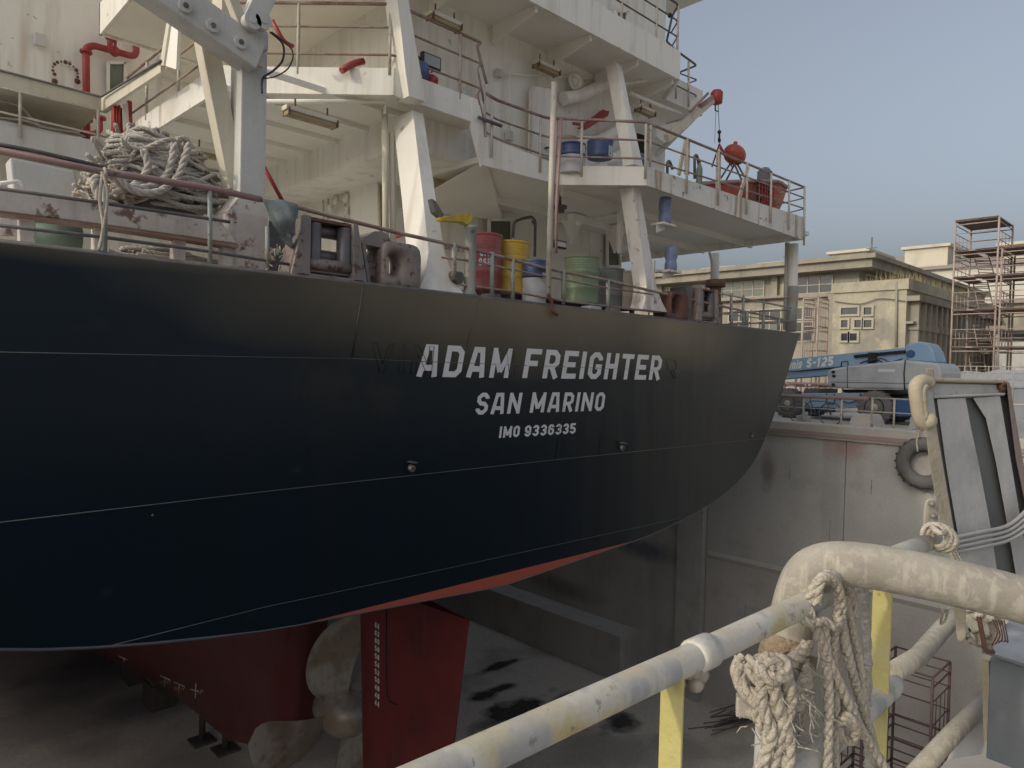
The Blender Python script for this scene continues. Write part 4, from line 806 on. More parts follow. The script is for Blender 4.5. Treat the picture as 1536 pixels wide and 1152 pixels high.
# ================================================================ ship: deck fittings
def roller_fairlead(S0, S1, z0, hgt, fy=TF + .02, d=.34, name='roller_fairlead'):
    w = S1 - S0; q = MB()
    q.box((S0 + .08*w, fy, z0), (S1 - .06*w, fy + d, z0 + .055)); q.box((S0 + .2*w, fy + .1, z0 + .12*hgt), (S1 - .16*w, fy + d, z0 + .2*hgt)); o = q.build(name, M['fair'], ship, bevel=.012)
    for a, b, c, e in ((0, .15, .16, .24), (1, .85, .8, .80)):
        q = MB(); q.prism([(S0 + a*w, fy, z0), (S0 + b*w, fy, z0 + hgt), (S0 + (b + (.09 if a == 0 else -.07))*w, fy, z0 + hgt), (S0 + e*w, fy, z0)], (0, d, 0)); q.build('side_plate', M['fair'], o, bevel=.012)
    r_ = .075*w/1.0 + .015
    for a in (.335, .735):
        q = MB(); x = S0 + a*w; q.lathe([(r_, 0), (r_*1.02, .02), (r_, hgt*.66)], (x, fy + .13, z0 + .26*hgt), (0, 0, 1), 18); q.lathe([(r_*.5, 0), (r_*.5, .05)], (x, fy + .13, z0 + .94*hgt), (0, 0, 1), 10); q.build('roller', M['roller'], o)
    for zf, yf in ((.84, .24), (.42, .24), (.26, .1)):
        q = MB(); q.cyl((S0 + .24*w, fy + yf, z0 + zf*hgt), (S1 - .2*w, fy + yf, z0 + zf*hgt), r_*.9 if zf > .3 else r_*.8, 16); q.build('roller', M['roller'] if zf > .3 else M['fair'], o)
    q = MB(); q.box((S0 + .2*w, fy + .05, z0 + .94*hgt), (S1 - .2*w, fy + d, z0 + .99*hgt)); q.build('top_bar', M['rust'], o)
    return o
a = PF(436, 410, TF + .02); b = PF(552, 424, TF + .02); t_ = PF(455, 321, TF + .02)
roller_fairlead(a.x, b.x, ZD + .0, t_.z - ZD)
a2 = PF(1044, 480, TF + .02); b2 = PF(1081, 482, TF + .02); roller_fairlead(a2.x, b2.x, ZD, PF(1050, 430, TF).z - ZD, d=.5)
def chock(S0, S1, z0, z1, hc, hr_, fy=TF + .02, d=.42, m='fair'):
    n = 36; q = MB(); out = []; inn = []
    cx, cz = hc
    for i in range(n):
        an = 2*pi*i/n; c, s_ = cos(an), sin(an); hw = (S1-S0)/2; hh = (z1-z0)/2; mx, mz = (S0+S1)/2, (z0+z1)/2
        e = 5 if s_ > 0 else 12
        k = (abs(c)**e + abs(s_)**e) ** (-1/e); out.append((mx + hw*c*k, mz + hh*s_*k)); inn.append((cx + hr_[0]*c, cz + hr_[1]*s_))
    rings = [(out, fy + .05), ([(lerp(o_[0], i_[0], .1), lerp(o_[1], i_[1], .1)) for o_, i_ in zip(out, inn)], fy), ([(lerp(o_[0], i_[0], .62), lerp(o_[1], i_[1], .62)) for o_, i_ in zip(out, inn)], fy + .005), ([(lerp(o_[0], i_[0], .88), lerp(o_[1], i_[1], .88)) for o_, i_ in zip(out, inn)], fy + .06), (inn, fy + d*.5), ([(lerp(o_[0], i_[0], .7), lerp(o_[1], i_[1], .7)) for o_, i_ in zip(out, inn)], fy + d), (out, fy + d*.95)]
    vs = [(x, y, z) for r_, y in rings for x, z in r_]; m_ = len(rings)
    q.add(vs, [(i*n+j, i*n+(j+1) % n, ((i+1) % m_)*n+(j+1) % n, ((i+1) % m_)*n+j) for i in range(m_) for j in range(n)], True)
    o = q.build('mooring_chock', M[m], ship); return o
a = PF(575, 430, TF); b = PF(635, 436, TF); t_ = PF(600, 362, TF); hc = PF(594, 396, TF)
ch = chock(a.x, b.x, ZD - .01, t_.z, (hc.x, hc.z), (.095, .125))
q = MB(); P = pl(PF, [(542, 365), (550, 354), (562, 347), (574, 347), (583, 353), (587, 364), (575, 370), (575, 372)], TF + .1); q.prism(P, (0, .3, 0)); q.build('chock_cheek', M['fair'], ch)
q = MB(); q.prism(pl(PF, [(548, 397), (575, 394), (575, 424), (555, 424)], TF + .2), (0, .06, 0)); q.prism(pl(PF, [(543, 366), (548, 366), (556, 424), (552, 424)], TF + .1), (0, .3, 0)); q.prism(pl(PF, [(545, 392), (566, 370), (575, 370), (575, 376), (552, 396)], TF + .25), (0, .05, 0)); q.build('chock_cheek', M['fair'], ch)
a = PF(1007, 476, TF); b = PF(1031, 478, TF); t_ = PF(1015, 436, TF); hc = PF(1012, 456, TF)
chock(a.x, b.x + .1, ZD, t_.z, (hc.x + .1, hc.z), (.13, .16), m='rust')
q = MB(); q.prism([(x, TF + .1, z) for x, z in ((b.x + .12, ZD), (a2.x - .02, ZD), (a2.x - .02, ZD + .75), (b.x + .12, ZD + .7))], (0, .4, 0)); q.build('fairlead_bracket', M['raild'], ship)
q = MB(); c = PF(1064, 436, TF + .3); q.cyl((c.x + .25, c.y, ZD), (c.x + .25, c.y, c.z + .2), .12, 14); q.cyl((c.x + .25, c.y, c.z + .1), (c.x + .25, c.y, c.z + .25), .2, 14); q.build('mooring_bitt', M['rust'], ship)
# small davit with a yellow arm
dv = MB(); dv.lathe([(.14, 0), (.085, .1), (.085, .98), (.1, .99), (.1, 1.03)], PF(704, 443, TF + .15) * V((1, 1, 0)) + V((0, 0, ZD)) if False else V((PF(704, 443, TF+.15).x, TF + .15, ZD)), (0, 0, 1), 16); dv = dv.build('hose_davit', M['railg'], ship)
q = MB(); q.prism(pl(PF, [(709, 320), (709, 331), (701, 337), (695, 333), (663, 331), (660, 326), (690, 321)], TF + .1), (0, .12, 0)); q.build('davit_arm', M['yelarm'], dv, bevel=.008)
q = MB(); q.prism(pl(PF, [(648, 298), (654, 302), (666, 322), (662, 327), (652, 318)], TF + .3), (0, .1, 0)); q.build('davit_bracket', M['raild'], dv)
q = MB(); c = PF(690, 417, TF + .1); q.lathe([(.09, 0), (.09, .16), (.05, .17)], c, (-.2, 1, .1), 14); q.build('hose_coupling', M['raild'], dv)
# black light fittings on the after wall
for px, py in ((842, 366),):
    fl = MB(); a = PF(834, 359, 9.6); b = PF(850, 374, 9.6); fl.box((a.x, 9.6, b.z), (b.x, 9.68, a.z)); fl = fl.build('flood_light', M['blackpl'], ship, bevel=.01)
    q = MB(); q.box((a.x + .03, 9.59, b.z + .03), (b.x - .03, 9.6, a.z - .03)); q.build('lamp_glass', M['lett'], fl)
fl = MB(); a = PF(634, 75, 8.95); b = PF(662, 108, 8.95); fl.box((a.x, 8.95, b.z), (b.x, 9.03, a.z)); fl = fl.build('flood_light', M['blackpl'], ship, bevel=.02)
q = MB(); q.box((a.x + .035, 8.94, b.z + .03), (b.x - .035, 8.95, a.z - .03)); q.build('lamp_glass', M['greylift'], fl)
q = MB(); q.tube([V((b.x, 9, (a.z+b.z)/2)), V((b.x + .06, 9.3, (a.z+b.z)/2))], .015, 6); q.tube([V((a.x, 9, (a.z+b.z)/2)), V((a.x - .1, 9.1, (a.z+b.z)/2 + .05))], .03, 6); q.build('lamp_bracket', M['raild'], fl)
# bent vent pipes, cables
pipe(pl(PF, [(769, 356), (771, 333), (783, 328), (798, 325), (803, 332), (802, 385)], 10.2), .03, 'raild', 'vent_pipe', .08)
pipe(pl(PF, [(798, 332), (803, 338), (803, 372)], 10.1), .02, 'raild', 'vent_pipe')
pipe(pl(PF, [(972, 281), (968, 290), (935, 304), (930, 318), (930, 380)], 9.0), .06, 'white', 'drain_pipe', .2)
pipe(pl(PF, [(866, 334), (962, 314)], 9.6), .05, 'white', 'drain_pipe')
q = MB(); c = PF(840, 308, 9.5); q.lathe([(.02, .2), (.03, 0), (.14, -.01), (.14, -.06), (.09, -.08), (.09, -.14)], c, (0, 0, 1), 14); q.build('hanging_lamp', M['raild'], ship)
q = MB(); q.tube([PF(841, 256, 9.5), c], .008, 5); q.build('lamp_cable', M['raild'], ship)
# flag staff: white pole in front of the after house
fs = MB(); fs.tube([PF(831, 124, TF - .02), PF(826, 300, TF - .02), PF(822, 445, TF - .02)], .045, 10); fs = fs.build('ensign_staff', M['railw'], ship)
q = MB(); q.tube([PF(836, 180, TF + .05), PF(826, 380, TF + .05)], .02, 6); q.build('staff_stay', M['pinkpipe'], fs)
q = MB(); q.tube(spline(pl(PF, [(822, 440), (828, 455), (829, 466), (836, 472)], TF - .06)), .03, 6); q.build('rope_end', M['rust'], fs)
q = MB(); q.tube(pl(PF, [(842, 178), (835, 300), (834, 380)], 8.0), .025, 8); q.build('halyard_pipe', M['pinkpipe'], ship)
# crank and red bracket on the house side above
pipe(pl(PF, [(860, 185), (880, 188), (900, 178), (912, 168)], 9.2), .03, 'redgear', 'crank_arm', .04)
quadplate('crank_guard', pl(PF, [(868, 192), (905, 164), (914, 168), (912, 174), (880, 194)], 9.3), (0, .05, 0), 'redgear')
pipe(pl(PF, [(842, 204), (905, 203)], 9.3), .02, 'railw', 'grab_bar')
q = MB(); q.tube(pl(PF, [(718, 176), (752, 189)], 8.8), .03, 8); q.build('grab_bar', M['raild'], ship)
# blue plastic wrapped stern lights on their bracket plates
for y0, y1, x, bx in ((296, 336, 997, 985), (370, 406, 1006, 996)):
    a = PF(x, y0, 7.9); b = PF(x, y1, 7.9); hh = a.z - b.z
    sl = MB(); sl.lathe([(.1, 0), (.125, .03), (.12, hh*.3), (.1, hh*.42), (.125, hh*.55), (.12, hh*.85), (.11, hh), (.05, hh*1.02)], b, (0, 0, 1), 16); sl = sl.build('wrapped_stern_light', M['bluewrap'], ship)
    q = MB(); q.cbox(b + V((-.05, 0, -.03)), (.42, .3, .04), 0); q.prism([b + V((-.25, 0, -.05)), b + V((.15, 0, -.05)), b + V((-.25, 0, -.2))], (0, .02, 0)); q.build('light_bracket', M['whiterust'], sl)
# starboard davit (its head and fall)
dvt = MB(); dvt.bar(PF(1000, 208, 8.6), PF(1068, 150, 8.6), .11, .16); dvt = dvt.build('boat_davit', M['cream'], ship, bevel=.01)
q = MB(); q.tube([PF(1035, 168, 8.5), PF(1062, 140, 8.5)], .03, 8); q.tube([PF(1050, 160, 8.55), PF(1068, 146, 8.55)], .05, 8); q.build('davit_strut', M['pinkpipe'], dvt)
c = PF(1075, 146, 8.6); q = MB(); q.lathe([(.06, -.16), (.13, -.13), (.14, .1), (.1, .15), (.04, .17)], c, (0, 0, 1), 14); q.build('davit_head', M['redgear'], dvt)
q = MB(); q.tube([c + V((-.05, 0, -.16)), c + V((-.04, 0, -.3)), c + V((.06, 0, -.3))], .018, 6); q.build('davit_latch', M['raild'], dvt)
hk = PF(1079, 198, 8.6); q = MB(); q.tube([c + V((.07, 0, -.1)), hk], .008, 5); q.tube([c + V((-.02, 0, -.1)), PF(1072, 215, 8.6)], .005, 5); q.build('davit_fall', M['raild'], dvt)
q = MB(); q.ball(hk, .045); q.tube([hk, PF(1079, 214, 8.6)], .022, 6); torus(q, PF(1079, 210, 8.6), (0, 1, 0), .05, .012, 12, 6); q.build('hook_block', M['blackpl'], dvt)
# mushroom vents and a green bottle on the boat deck
for x, y0, y1 in ((1005, 240, 262), (1046, 231, 268)):
    q = MB(); w_ = .09; a = PF(x - 4, y1, 8.3); t_ = PF(x - 4, y0, 8.3); q.tube(bend([a, t_ - V((0, 0, .05)), t_ + V((.06, 0, 0)), t_ + V((.12, 0, -.05)), PF(x + 4, y1 - 8, 8.3)], .1), .03, 8); q.build('gooseneck_vent', M['raild'], ship)
# crane on the after deck ------------------------------------------------
cr = MB(); base = PF(372, 396, 8.55); SX = base.x; w_ = .16
cr.box((SX - w_, 8.45, ZD), (SX + w_ + .0, 8.78, PF(372, 40, 8.5).z)); crane = cr.build('deck_crane', M['greyw'], ship, bevel=.015)
q = MB(); q.box((SX - .32, 8.38, ZD), (SX + .17, 8.85, PF(360, 322, 8.5).z)); q.prism([(SX - .32, 8.38, PF(360, 322, 8.5).z), (SX - .16, 8.42, PF(360, 295, 8.5).z), (SX + .17, 8.42, PF(360, 295, 8.5).z), (SX + .17, 8.38, PF(360, 322, 8.5).z)], (0, .46, 0)); q.build('crane_foot', M['pinkbeam'], crane, bevel=.01)
q = MB(); ja, jb = PF(384, 89, 8.4), PF(196, -42, 8.4); q.bar(ja, jb, .32, .37); q.build('jib', M['greyw'], crane, bevel=.015)
q = MB(); q.bar(PF(357, 93, 8.42), PF(196, -19, 8.42), .30, .05); q.build('jib_flange', M['cream'], crane)
for px, py in ((279, 8), (320, 38), (362, 63)):
    c = PF(px, py, 8.2); q = MB(); q.cyl(c, c + V((0, .2, 0)), .075, 18); q.build('pin_boss', M['greyw'], crane, bevel=.008)
    q = MB(); q.cyl(c + V((0, -.012, 0)), c, .03, 12); q.build('pin_end', M['raild'], crane)
q = MB(); q.bar(PF(309, 62, 8.75), PF(352, 285, 8.75), .22, .2, (0, 1, 0)); q.build('brace', M['cream'], crane, bevel=.01)
q = MB(); q.box((PF(372, 0, 8.3).x, 8.3, PF(380, 68, 8.3).z), (PF(404, 0, 8.3).x, 8.75, PF(380, 44, 8.3).z)); q.build('head_box', M['greyw'], crane, bevel=.01)
for px in (380, 396): q = MB(); c = PF(px, 30, 8.1); q.cyl(c, c + V((0, .12, 0)), .10, 18); q.cyl(c - V((0, .015, 0)), c + V((0, .05, 0)), .04, 12); q.build('sheave', M['greyw'], crane)
q = MB(); q.bar(PF(366, 48, 8.3), PF(340, -20, 8.3), .12, .12); q.build('strut', M['cream'], crane, bevel=.01)
q = MB(); q.bar(PF(372, 45, 8.5), PF(402, -20, 8.5), .2, .24); q.build('strut', M['greyw'], crane, bevel=.01)
q = MB(); q.box((PF(328, 0, 8.6).x, 8.5, PF(330, 28, 8.6).z), (PF(342, 0, 8.6).x, 8.8, PF(330, -20, 8.6).z)); q.build('stop_block', M['cream'], crane)
q = MB(); q.tube(spline(pl(PF, [(405, 48), (424, 66), (424, 90), (410, 106), (394, 118), (393, 140)], 8.3)), .013, 6); q.tube(spline(pl(PF, [(408, 48), (438, 75), (434, 100), (415, 114), (395, 118)], 8.4)), .009, 6); q.build('hydraulic_hose', M['blackpl'], crane)
pp = MB(); pp.bar(PF(370, 90, 8.35), PF(394, 98, 8.35), .06, .06); pp.build('bolt_plate', M['cream'], crane)
# stowed beam along the after rail
bm_ = MB(); bm_.prism(pl(PF, [(-30, 279), (157, 304), (332, 332), (358, 366), (157, 337), (-30, 313)], 8.25), (0, .2, 0)); bm_ = bm_.build('stowed_beam', M['pinkbeam'], ship, bevel=.012)
q = MB(); q.prism(pl(PF, [(-30, 313.5), (157, 337.5), (358, 366.5), (358, 372), (157, 341), (-30, 316.5)], 8.235), (0, .23, 0)); q.build('beam_flange', mat('rusty_beam_flange', (.26, .15, .11), .8, c2=(.38, .30, .26), c2s=2, bump=.3), bm_)
for px in (40, 150, 268, 340): q = MB(); a = PF(px, 335 + px*.09, 8.4); q.box((a.x - .06, 8.35, ZD), (a.x + .06, 8.5, a.z + .1)); q.build('beam_leg', M['pinkbeam'], bm_)
q = MB(); q.prism(pl(PF, [(15, 236), (112, 256), (124, 306), (20, 292)], 9.4), (0, .3, 0)); q.build('winch_cover', M['greyw'], ship, bevel=.02)
q = MB(); q.tube(bend(pl(PF, [(0, 275), (30, 272), (36, 282)], 8.5), .05), .02, 6); q.build('grab_bar', M['lett'], ship)
q = MB(); q.cyl(PF(50, 350, 9.6), PF(120, 358, 9.6), .16, 16); q.build('winch_drum', M['tank'], ship)
q = MB(); q.box(PF(0, 320, 9.5), PF(40, 362, 9.9)); q.build('winch_bed', M['pinkbeam'], ship)
q = MB(); q.box(PF(395, 330, 9.3), PF(432, 420, 9.8)); q.build('winch_bed', M['raild'], ship)
pipe(pl(PF, [(393, 245), (424, 302)], 9.3), .03, 'red', 'crane_handle', .05)
pipe(pl(PF, [(440, 70), (425, 62), (408, 30)], 9.6), .03, 'red', 'pipe')
pipe(pl(PF, [(512, 106), (530, 95), (545, 92)], 9.3), .05, 'red', 'pipe')
# fittings on the sunlit port wall
for px in (485, 492, 517): pipe(pl(PS, [(px, 290), (px, 345)], 7.6), .02, 'cream', 'wall_pipe')
for px, py in ((505, 301), (520, 298), (497, 313), (521, 317)):
    q = MB(); c = PS(px, py, 7.55); q.lathe([(.02, .06), (.1, .05), (.1, .02), (.02, 0)], c, (-1, 0, 0), 8); q.build('valve_wheel', M['whiterust'], ship)
q = MB(); q.ball(PS(512, 292, 7.6), .14, sc=(.4, 1, 1)); q.build('wall_bell', M['cream'], ship)
pipe(pl(PS, [(593, 356), (612, 350), (624, 352), (624, 366)], 7.2), .03, 'red', 'pipe', .05)
# steel grating shelf carrying the drums
a = PF(715, 440, 8.2); b = PF(962, 440, 8.2); q = MB(); q.box((a.x, 8.28, 1.17), (b.x, 9.1, 1.2))
for i in range(7): x = lerp(a.x + .1, b.x - .1, i/6); q.box((x - .03, 8.3, ZD - .04), (x + .03, 8.38, 1.17)); q.box((x - .03, 8.95, ZD - .04), (x + .03, 9.05, 1.17))
q.build('drum_shelf', M['rust'], ship)

# conduits, junction boxes and small clutter on the house walls
for pts, F in (([(700, 60), (701, 140)], 9.4), ([(765, 95), (764, 200)], 9.4), ([(748, 110), (890, 118)], 9.42), ([(690, 300), (760, 305), (880, 330)], 11.38), ([(885, 300), (885, 390)], 11.38), ([(702, 310), (702, 400)], 11.38)):
    pipe(pl(PF, pts, F), .018, 'whitec', 'conduit')
for px, py, F, s_ in ((700, 142, 9.42, .16), (764, 204, 9.42, .14), (748, 110, 9.42, .12), (885, 302, 11.4, .16), (702, 312, 11.4, .18), (845, 330, 11.4, .2), (60, 60, 16.9, .2)):
    c = PF(px, py, F); q = MB(); q.cbox(c, (s_, .09, s_*1.2)); q.build('junction_box', M['greyw'], ship, bevel=.01)
random.seed(44)
q = MB(); c = PF(860, 455, 8.0); torus(q, (c.x, 8.35, 1.02), (0, 0, 1), .16, .02, 20, 6); torus(q, (c.x + .02, 8.36, 1.06), (.05, 0, 1), .15, .02, 20, 6); q.build('hose_coil', M['blackpl'], ship)
for px, py, w_, h_ in ((742, 444, .22, .12), (893, 462, .3, .12), (925, 466, .18, .14)):
    c = PF(px, py, 8.0); q = MB(); q.box((c.x - w_/2, 7.98, ZD - .04), (c.x + w_/2, 8.2, ZD + h_)); q.build('deck_fitting', M['fair'] if px != 893 else M['label'], ship, bevel=.01)
# ================================================================ loose things on the ship
def drum(name, loc, label, m, mtop=None, d=.58, h=.88, band=None, group=None, split=.5, bungs=True):
    t = thing(name, loc, label, 'drum', group); L0 = V(loc); r_ = d/2; pr = [(r_*.96, 0), (r_, .015), (r_, .03), (r_*.97, .04)]
    for zc in (.33, .66): pr += [(r_*.97, h*zc - .04), (r_*1.0, h*zc - .015), (r_*1.0, h*zc + .015), (r_*.97, h*zc + .04)]
    for k in range(4): zc = .74 + .05*k; pr += [(r_*.97, h*zc), (r_*.985, h*zc + .012), (r_*.97, h*zc + .024)]
    pr += [(r_*.97, h - .04), (r_, h - .03), (r_, h - .005), (r_*.95, h), (r_*.94, h - .02)]
    if band:
        q = MB(); q.lathe([p for p in pr if p[1] <= h*split], L0, (0, 0, 1), 32); q.build('drum_body', M[m], t)
        q = MB(); q.lathe([(r_*.97, h*split)] + [p for p in pr if p[1] > h*split], L0, (0, 0, 1), 32); q.build('drum_band', M[band], t)
    else: q = MB(); q.lathe(pr, L0, (0, 0, 1), 32); q.build('drum_body', M[m], t)
    q = MB(); q.lathe([(.03, 0), (.03, .02)], L0 + V((r_*.5, -r_*.3, h - .02)), (0, 0, 1), 10); q.lathe([(.02, 0), (.02, .02)], L0 + V((-r_*.55, r_*.2, h - .02)), (0, 0, 1), 10); q.build('drum_bung', M['raild'], t)
    return t
def dpos(px, F, z=1.2): p = PF(px, 400, F); return (p.x, F, z)
d1 = drum('oil_drum', dpos(726, 8.5), 'faded red oil drum with white painted writing behind the stern rail', 'reddr', h=.9, d=.58)
o = V(d1.location); q = MB()
def ontube(o, r_, a0):
    def f(u, v, lf): an = a0 + u / r_; return o + V((cos(an)*(r_ + lf), sin(an)*(r_ + lf), v))
    return f
letters(q, 'BIT', ontube(o + V((0, 0, .52)), .284, R(215)), .16, .1, 0, .22, .2); letters(q, 'OSE', ontube(o + V((0, 0, .38)), .284, R(212)), .19, .11, 0, .22, .2); q.build('painted_writing', M['label'], d1)
d2 = drum('oil_drum', dpos(766, 8.5), 'bright yellow oil drum standing next to the red drum', 'yellow', h=.86, d=.62)
d3 = drum('oil_drum', dpos(802, 8.05, 1.0), 'smaller blue and white drum with a paper label, lowest in the drum row', 'whitedr', band='bluedr', h=PF(802, 391, 8.05).z - 1.0, d=.40, split=.62)
q = MB(); o = V(d3.location); q.add([ontube(o, .207, R(262))(u, v, 0) for u, v in ((0, .4), (.09, .4), (.09, .53), (0, .53))], [(0, 1, 2, 3)]); q.build('paper_label', M['label'], d3)
drum('oil_drum', dpos(873, 8.6), 'pale green ribbed drum in the middle of the stern rail row', 'green', h=.87, d=.66)
drum('oil_drum', dpos(915, 8.75), 'dark grey drum standing between the green drum and the beige drum', 'greydr', h=.78, d=.58)
drum('oil_drum', dpos(941, 8.55), 'beige drum rusted red at the bottom, at the starboard end of the row', 'beigedr', h=.74, d=.5)
zdk = 3.56
for px, lb in ((858, 'blue topped white drum on the boat deck, the one nearer the ensign staff'), (900, 'blue topped white drum on the boat deck, the one nearer the raked pillar')):
    p = PF(px, 230, 8.75); d_ = drum('paint_drum', (p.x, 8.75, zdk), lb, 'whitedr', band='bluedr', h=PF(px, 212, 8.75).z - zdk if px > 880 else PF(px, 217, 8.75).z - zdk, d=.5, split=.6, group='blue and white drums on the boat deck')
    q = MB(); o = V(d_.location); hh = PF(px, 215, 8.75).z - zdk; q.add([ontube(o, .257, R(258))(u, v, 0) for u, v in ((0, hh*.62), (.13, hh*.62), (.13, hh*.88), (0, hh*.88))], [(0, 1, 2, 3)]); q.build('paper_label', M['label'], d_)
# heaps of mooring rope
def rope_heap(name, c, rx, ry, rz_, n, r_, label, m, seed, loops=(), stray=0):
    random.seed(seed); c = V(c); strands = []
    for i in range(n):
        z = i / n; rad = math.sqrt(max(1 - (z*.9) ** 2, .08)); pts = []; ph = random.uniform(0, 6.28); e = random.uniform(.55, 1.03); tx, ty = random.uniform(-.18, .18), random.uniform(-.18, .18); ox, oy = random.uniform(-.2, .2), random.uniform(-.15, .15)
        k = 11; arc = random.choice([1, 1, .8, 1.3])
        for j in range(k + 1):
            a = ph + 2*pi*j/k*arc; rr = rad * e * random.uniform(.82, 1.1)
            pts.append(c + V((rx*(rr*cos(a) + ox), ry*(rr*sin(a) + oy), max(r_, rz_*(z*.8 + .08 + tx*cos(a)*.6 + ty*sin(a)*.6 + random.uniform(-.07, .07))))))
        strands.append((pts, r_ * random.uniform(.85, 1.15)))
    for i in range(stray):
        a = random.uniform(pi, 2*pi); b = c + V((rx*cos(a)*.9, ry*sin(a)*.9, rz_*random.uniform(.1, .6))); strands.append(([b + V((random.uniform(-.2, .2), random.uniform(-.1, .1), random.uniform(-.15, .15))) for _ in range(4)], r_ * random.uniform(.7, 1)))
    for L_ in loops: strands.append((L_, r_ * 1.5))
    t = knotrope(name, strands, label, m); t.location = c
    for ch in t.children: ch.location = V(strands[0][0][0]) - c
    q = MB(); q.ball(c + V((0, 0, rz_*.3)), 1, 18, 10, (rx*.7, ry*.7, rz_*.5)); ORG[t.name] = c; q.build('rope_core', M['raild'], t)
    return t
pc_ = PF(240, 318, 9.15); rb = pc_.z
rope_heap('rope_heap', (pc_.x, 9.15, rb), .74, .52, .98, 68, .026, 'big tangled heap of grey mooring rope on top of the stowed beam', 'ropeg', 4,
  [pl(PF, [(150, 300), (142, 270), (170, 262), (200, 285), (235, 288), (265, 268), (276, 240), (284, 216)], 8.5), pl(PF, [(160, 255), (185, 278), (222, 280), (252, 260), (262, 215)], 8.55), pl(PF, [(215, 225), (222, 250), (205, 275), (170, 290)], 8.6)], 20)
pc2 = PF(160, 318, 9.0); rope_heap('rope_heap', (pc2.x + .02, 8.9, pc2.z - .02), .26, .25, .55, 26, .02, 'pale frayed rope bundle hanging at the left end of the rope heap', 'rope', 8, (), 10)
p3 = PF(250, 380, 8.9); rope_heap('rope_heap', (p3.x, 8.9, ZD), .85, .35, .3, 18, .024, 'low coil of dusty rope lying on deck under the stowed beam', 'ropeg', 12)
q = MB(); a = PF(157, 262, TF + .05)
q.tube(spline([PF(154, 262, TF + .02), PF(150, 300, TF + .02), PF(155, 340, TF + .02), PF(148, 376, TF + .02)]), .016, 6); q.tube(spline([PF(152, 258, TF + .02), PF(157, 268, TF), PF(161, 300, TF), PF(150, 370, TF + .02)]), .014, 6); torus(q, PF(156, 262, FR), (1, 0, 0), .06, .018, 14, 6)
tag(q.build('lashing_rope', M['rope']), 'thin rope tied round the left rail post of the stern rail', 'rope')
# canvas hung over the rail
random.seed(2)
def cloth(name, corners, nu, nv, amp, m, label, cat, seed, F0, bulge):
    random.seed(seed); q = MB(); a, b, c, d = corners
    ph = [random.uniform(0, 6) for _ in range(6)]
    def fn(side):
        def f(i, j):
            u, v = i/(nu-1), j/(nv-1); p = a.lerp(b, u).lerp(d.lerp(c, u), v); w_ = sin(u*7+ph[0]+v*2)*.5 + sin(u*13+ph[1]-v*5)*.3 + sin(v*9+ph[2])*.35
            return p + V((sin(v*8+ph[3])*amp*.4, -bulge*sin(pi*u)*sin(pi*min(v*.9+.1, 1)) + w_*amp + side, sin(u*6+ph[4])*amp*.4))
        return f
    q.grid(fn(0), nu, nv); q.grid(fn(.02), nu, nv)
    return tag(q.build(name, M[m]), label, cat)
cloth('canvas_sheet', (PF(393, 298, FR-.05), PF(446, 306, FR-.05), PF(443, 352, FR-.1), PF(418, 350, FR-.1)), 16, 14, .03, 'canvas', 'grey green canvas slung over the stern rail beside the roller fairlead', 'canvas', 5, 0, .14)
cloth('canvas_sheet', (PF(418, 346, FR-.05), PF(440, 348, FR-.05), PF(440, 372, FR-.02), PF(424, 366, FR-.02)), 10, 8, .03, 'canvas', 'small crumpled end of canvas hanging below the slung canvas', 'canvas', 6, 0, .06)
random.seed(21); q = MB()
for i in range(40):
    a = PF(random.uniform(396, 436), random.uniform(375, 418), random.uniform(7.95, 8.3)); b = a + V((random.uniform(-.14, .14), random.uniform(-.1, .1), random.uniform(-.06, .12))); q.tube(spline([a, (a+b)/2 + V((0, 0, .05)), b], 3), .008, 4)
tag(q.build('wire_tangle', M['ropeg']), 'tangle of pale wire and twine beside the roller fairlead', 'wire')
cloth('blue_bag', (PF(612, 90, 9.05), PF(642, 96, 9.05), PF(646, 122, 9.0), PF(614, 122, 9.0)), 14, 12, .03, 'bluecl', 'bulging blue sack tied behind the upper port rail', 'sack', 7, 0, .2)
cloth('red_bag', (PF(642, 112, 8.98), PF(655, 114, 8.98), PF(658, 131, 8.96), PF(644, 129, 8.96)), 10, 10, .02, 'redgear', 'crumpled red bag beside the blue sack', 'bag', 8, 0, .1)
cloth('red_cloth', (PF(607, 48, 9.1), PF(617, 50, 9.1), PF(622, 84, 9.1), PF(608, 86, 9.1)), 10, 12, .02, 'pinkpipe', 'faded red cloth hung on the house wall above the blue sack', 'cloth', 9, 0, .08)
cloth('blue_bag', (PF(957, 229, 9.0), PF(967, 232, 9.0), PF(967, 248, 9.0), PF(957, 248, 9.0)), 8, 8, .02, 'bluecl', 'small blue bag standing in the dark doorway by the upper pillar', 'bag', 10, 0, .1)
# green gas bottle on the boat deck
p = PF(1049, 262, 8.25); t = thing('gas_bottle', (p.x, 8.25, 3.56), 'thin green gas bottle standing at the boat deck rail near the rescue boat', 'gas bottle')
q = MB(); hh = PF(1049, 244, 8.25).z - 3.56; q.lathe([(.06, 0), (.065, .02), (.065, hh*.85), (.03, hh*.97), (.02, hh)], (p.x, 8.25, 3.56), (0, 0, 1), 14); q.build('bottle_body', M['tank'], t)
q = MB(); q.cyl((p.x, 8.25, 3.56 + hh), (p.x, 8.25, 3.62 + hh), .025, 8); q.build('valve', M['raild'], t)
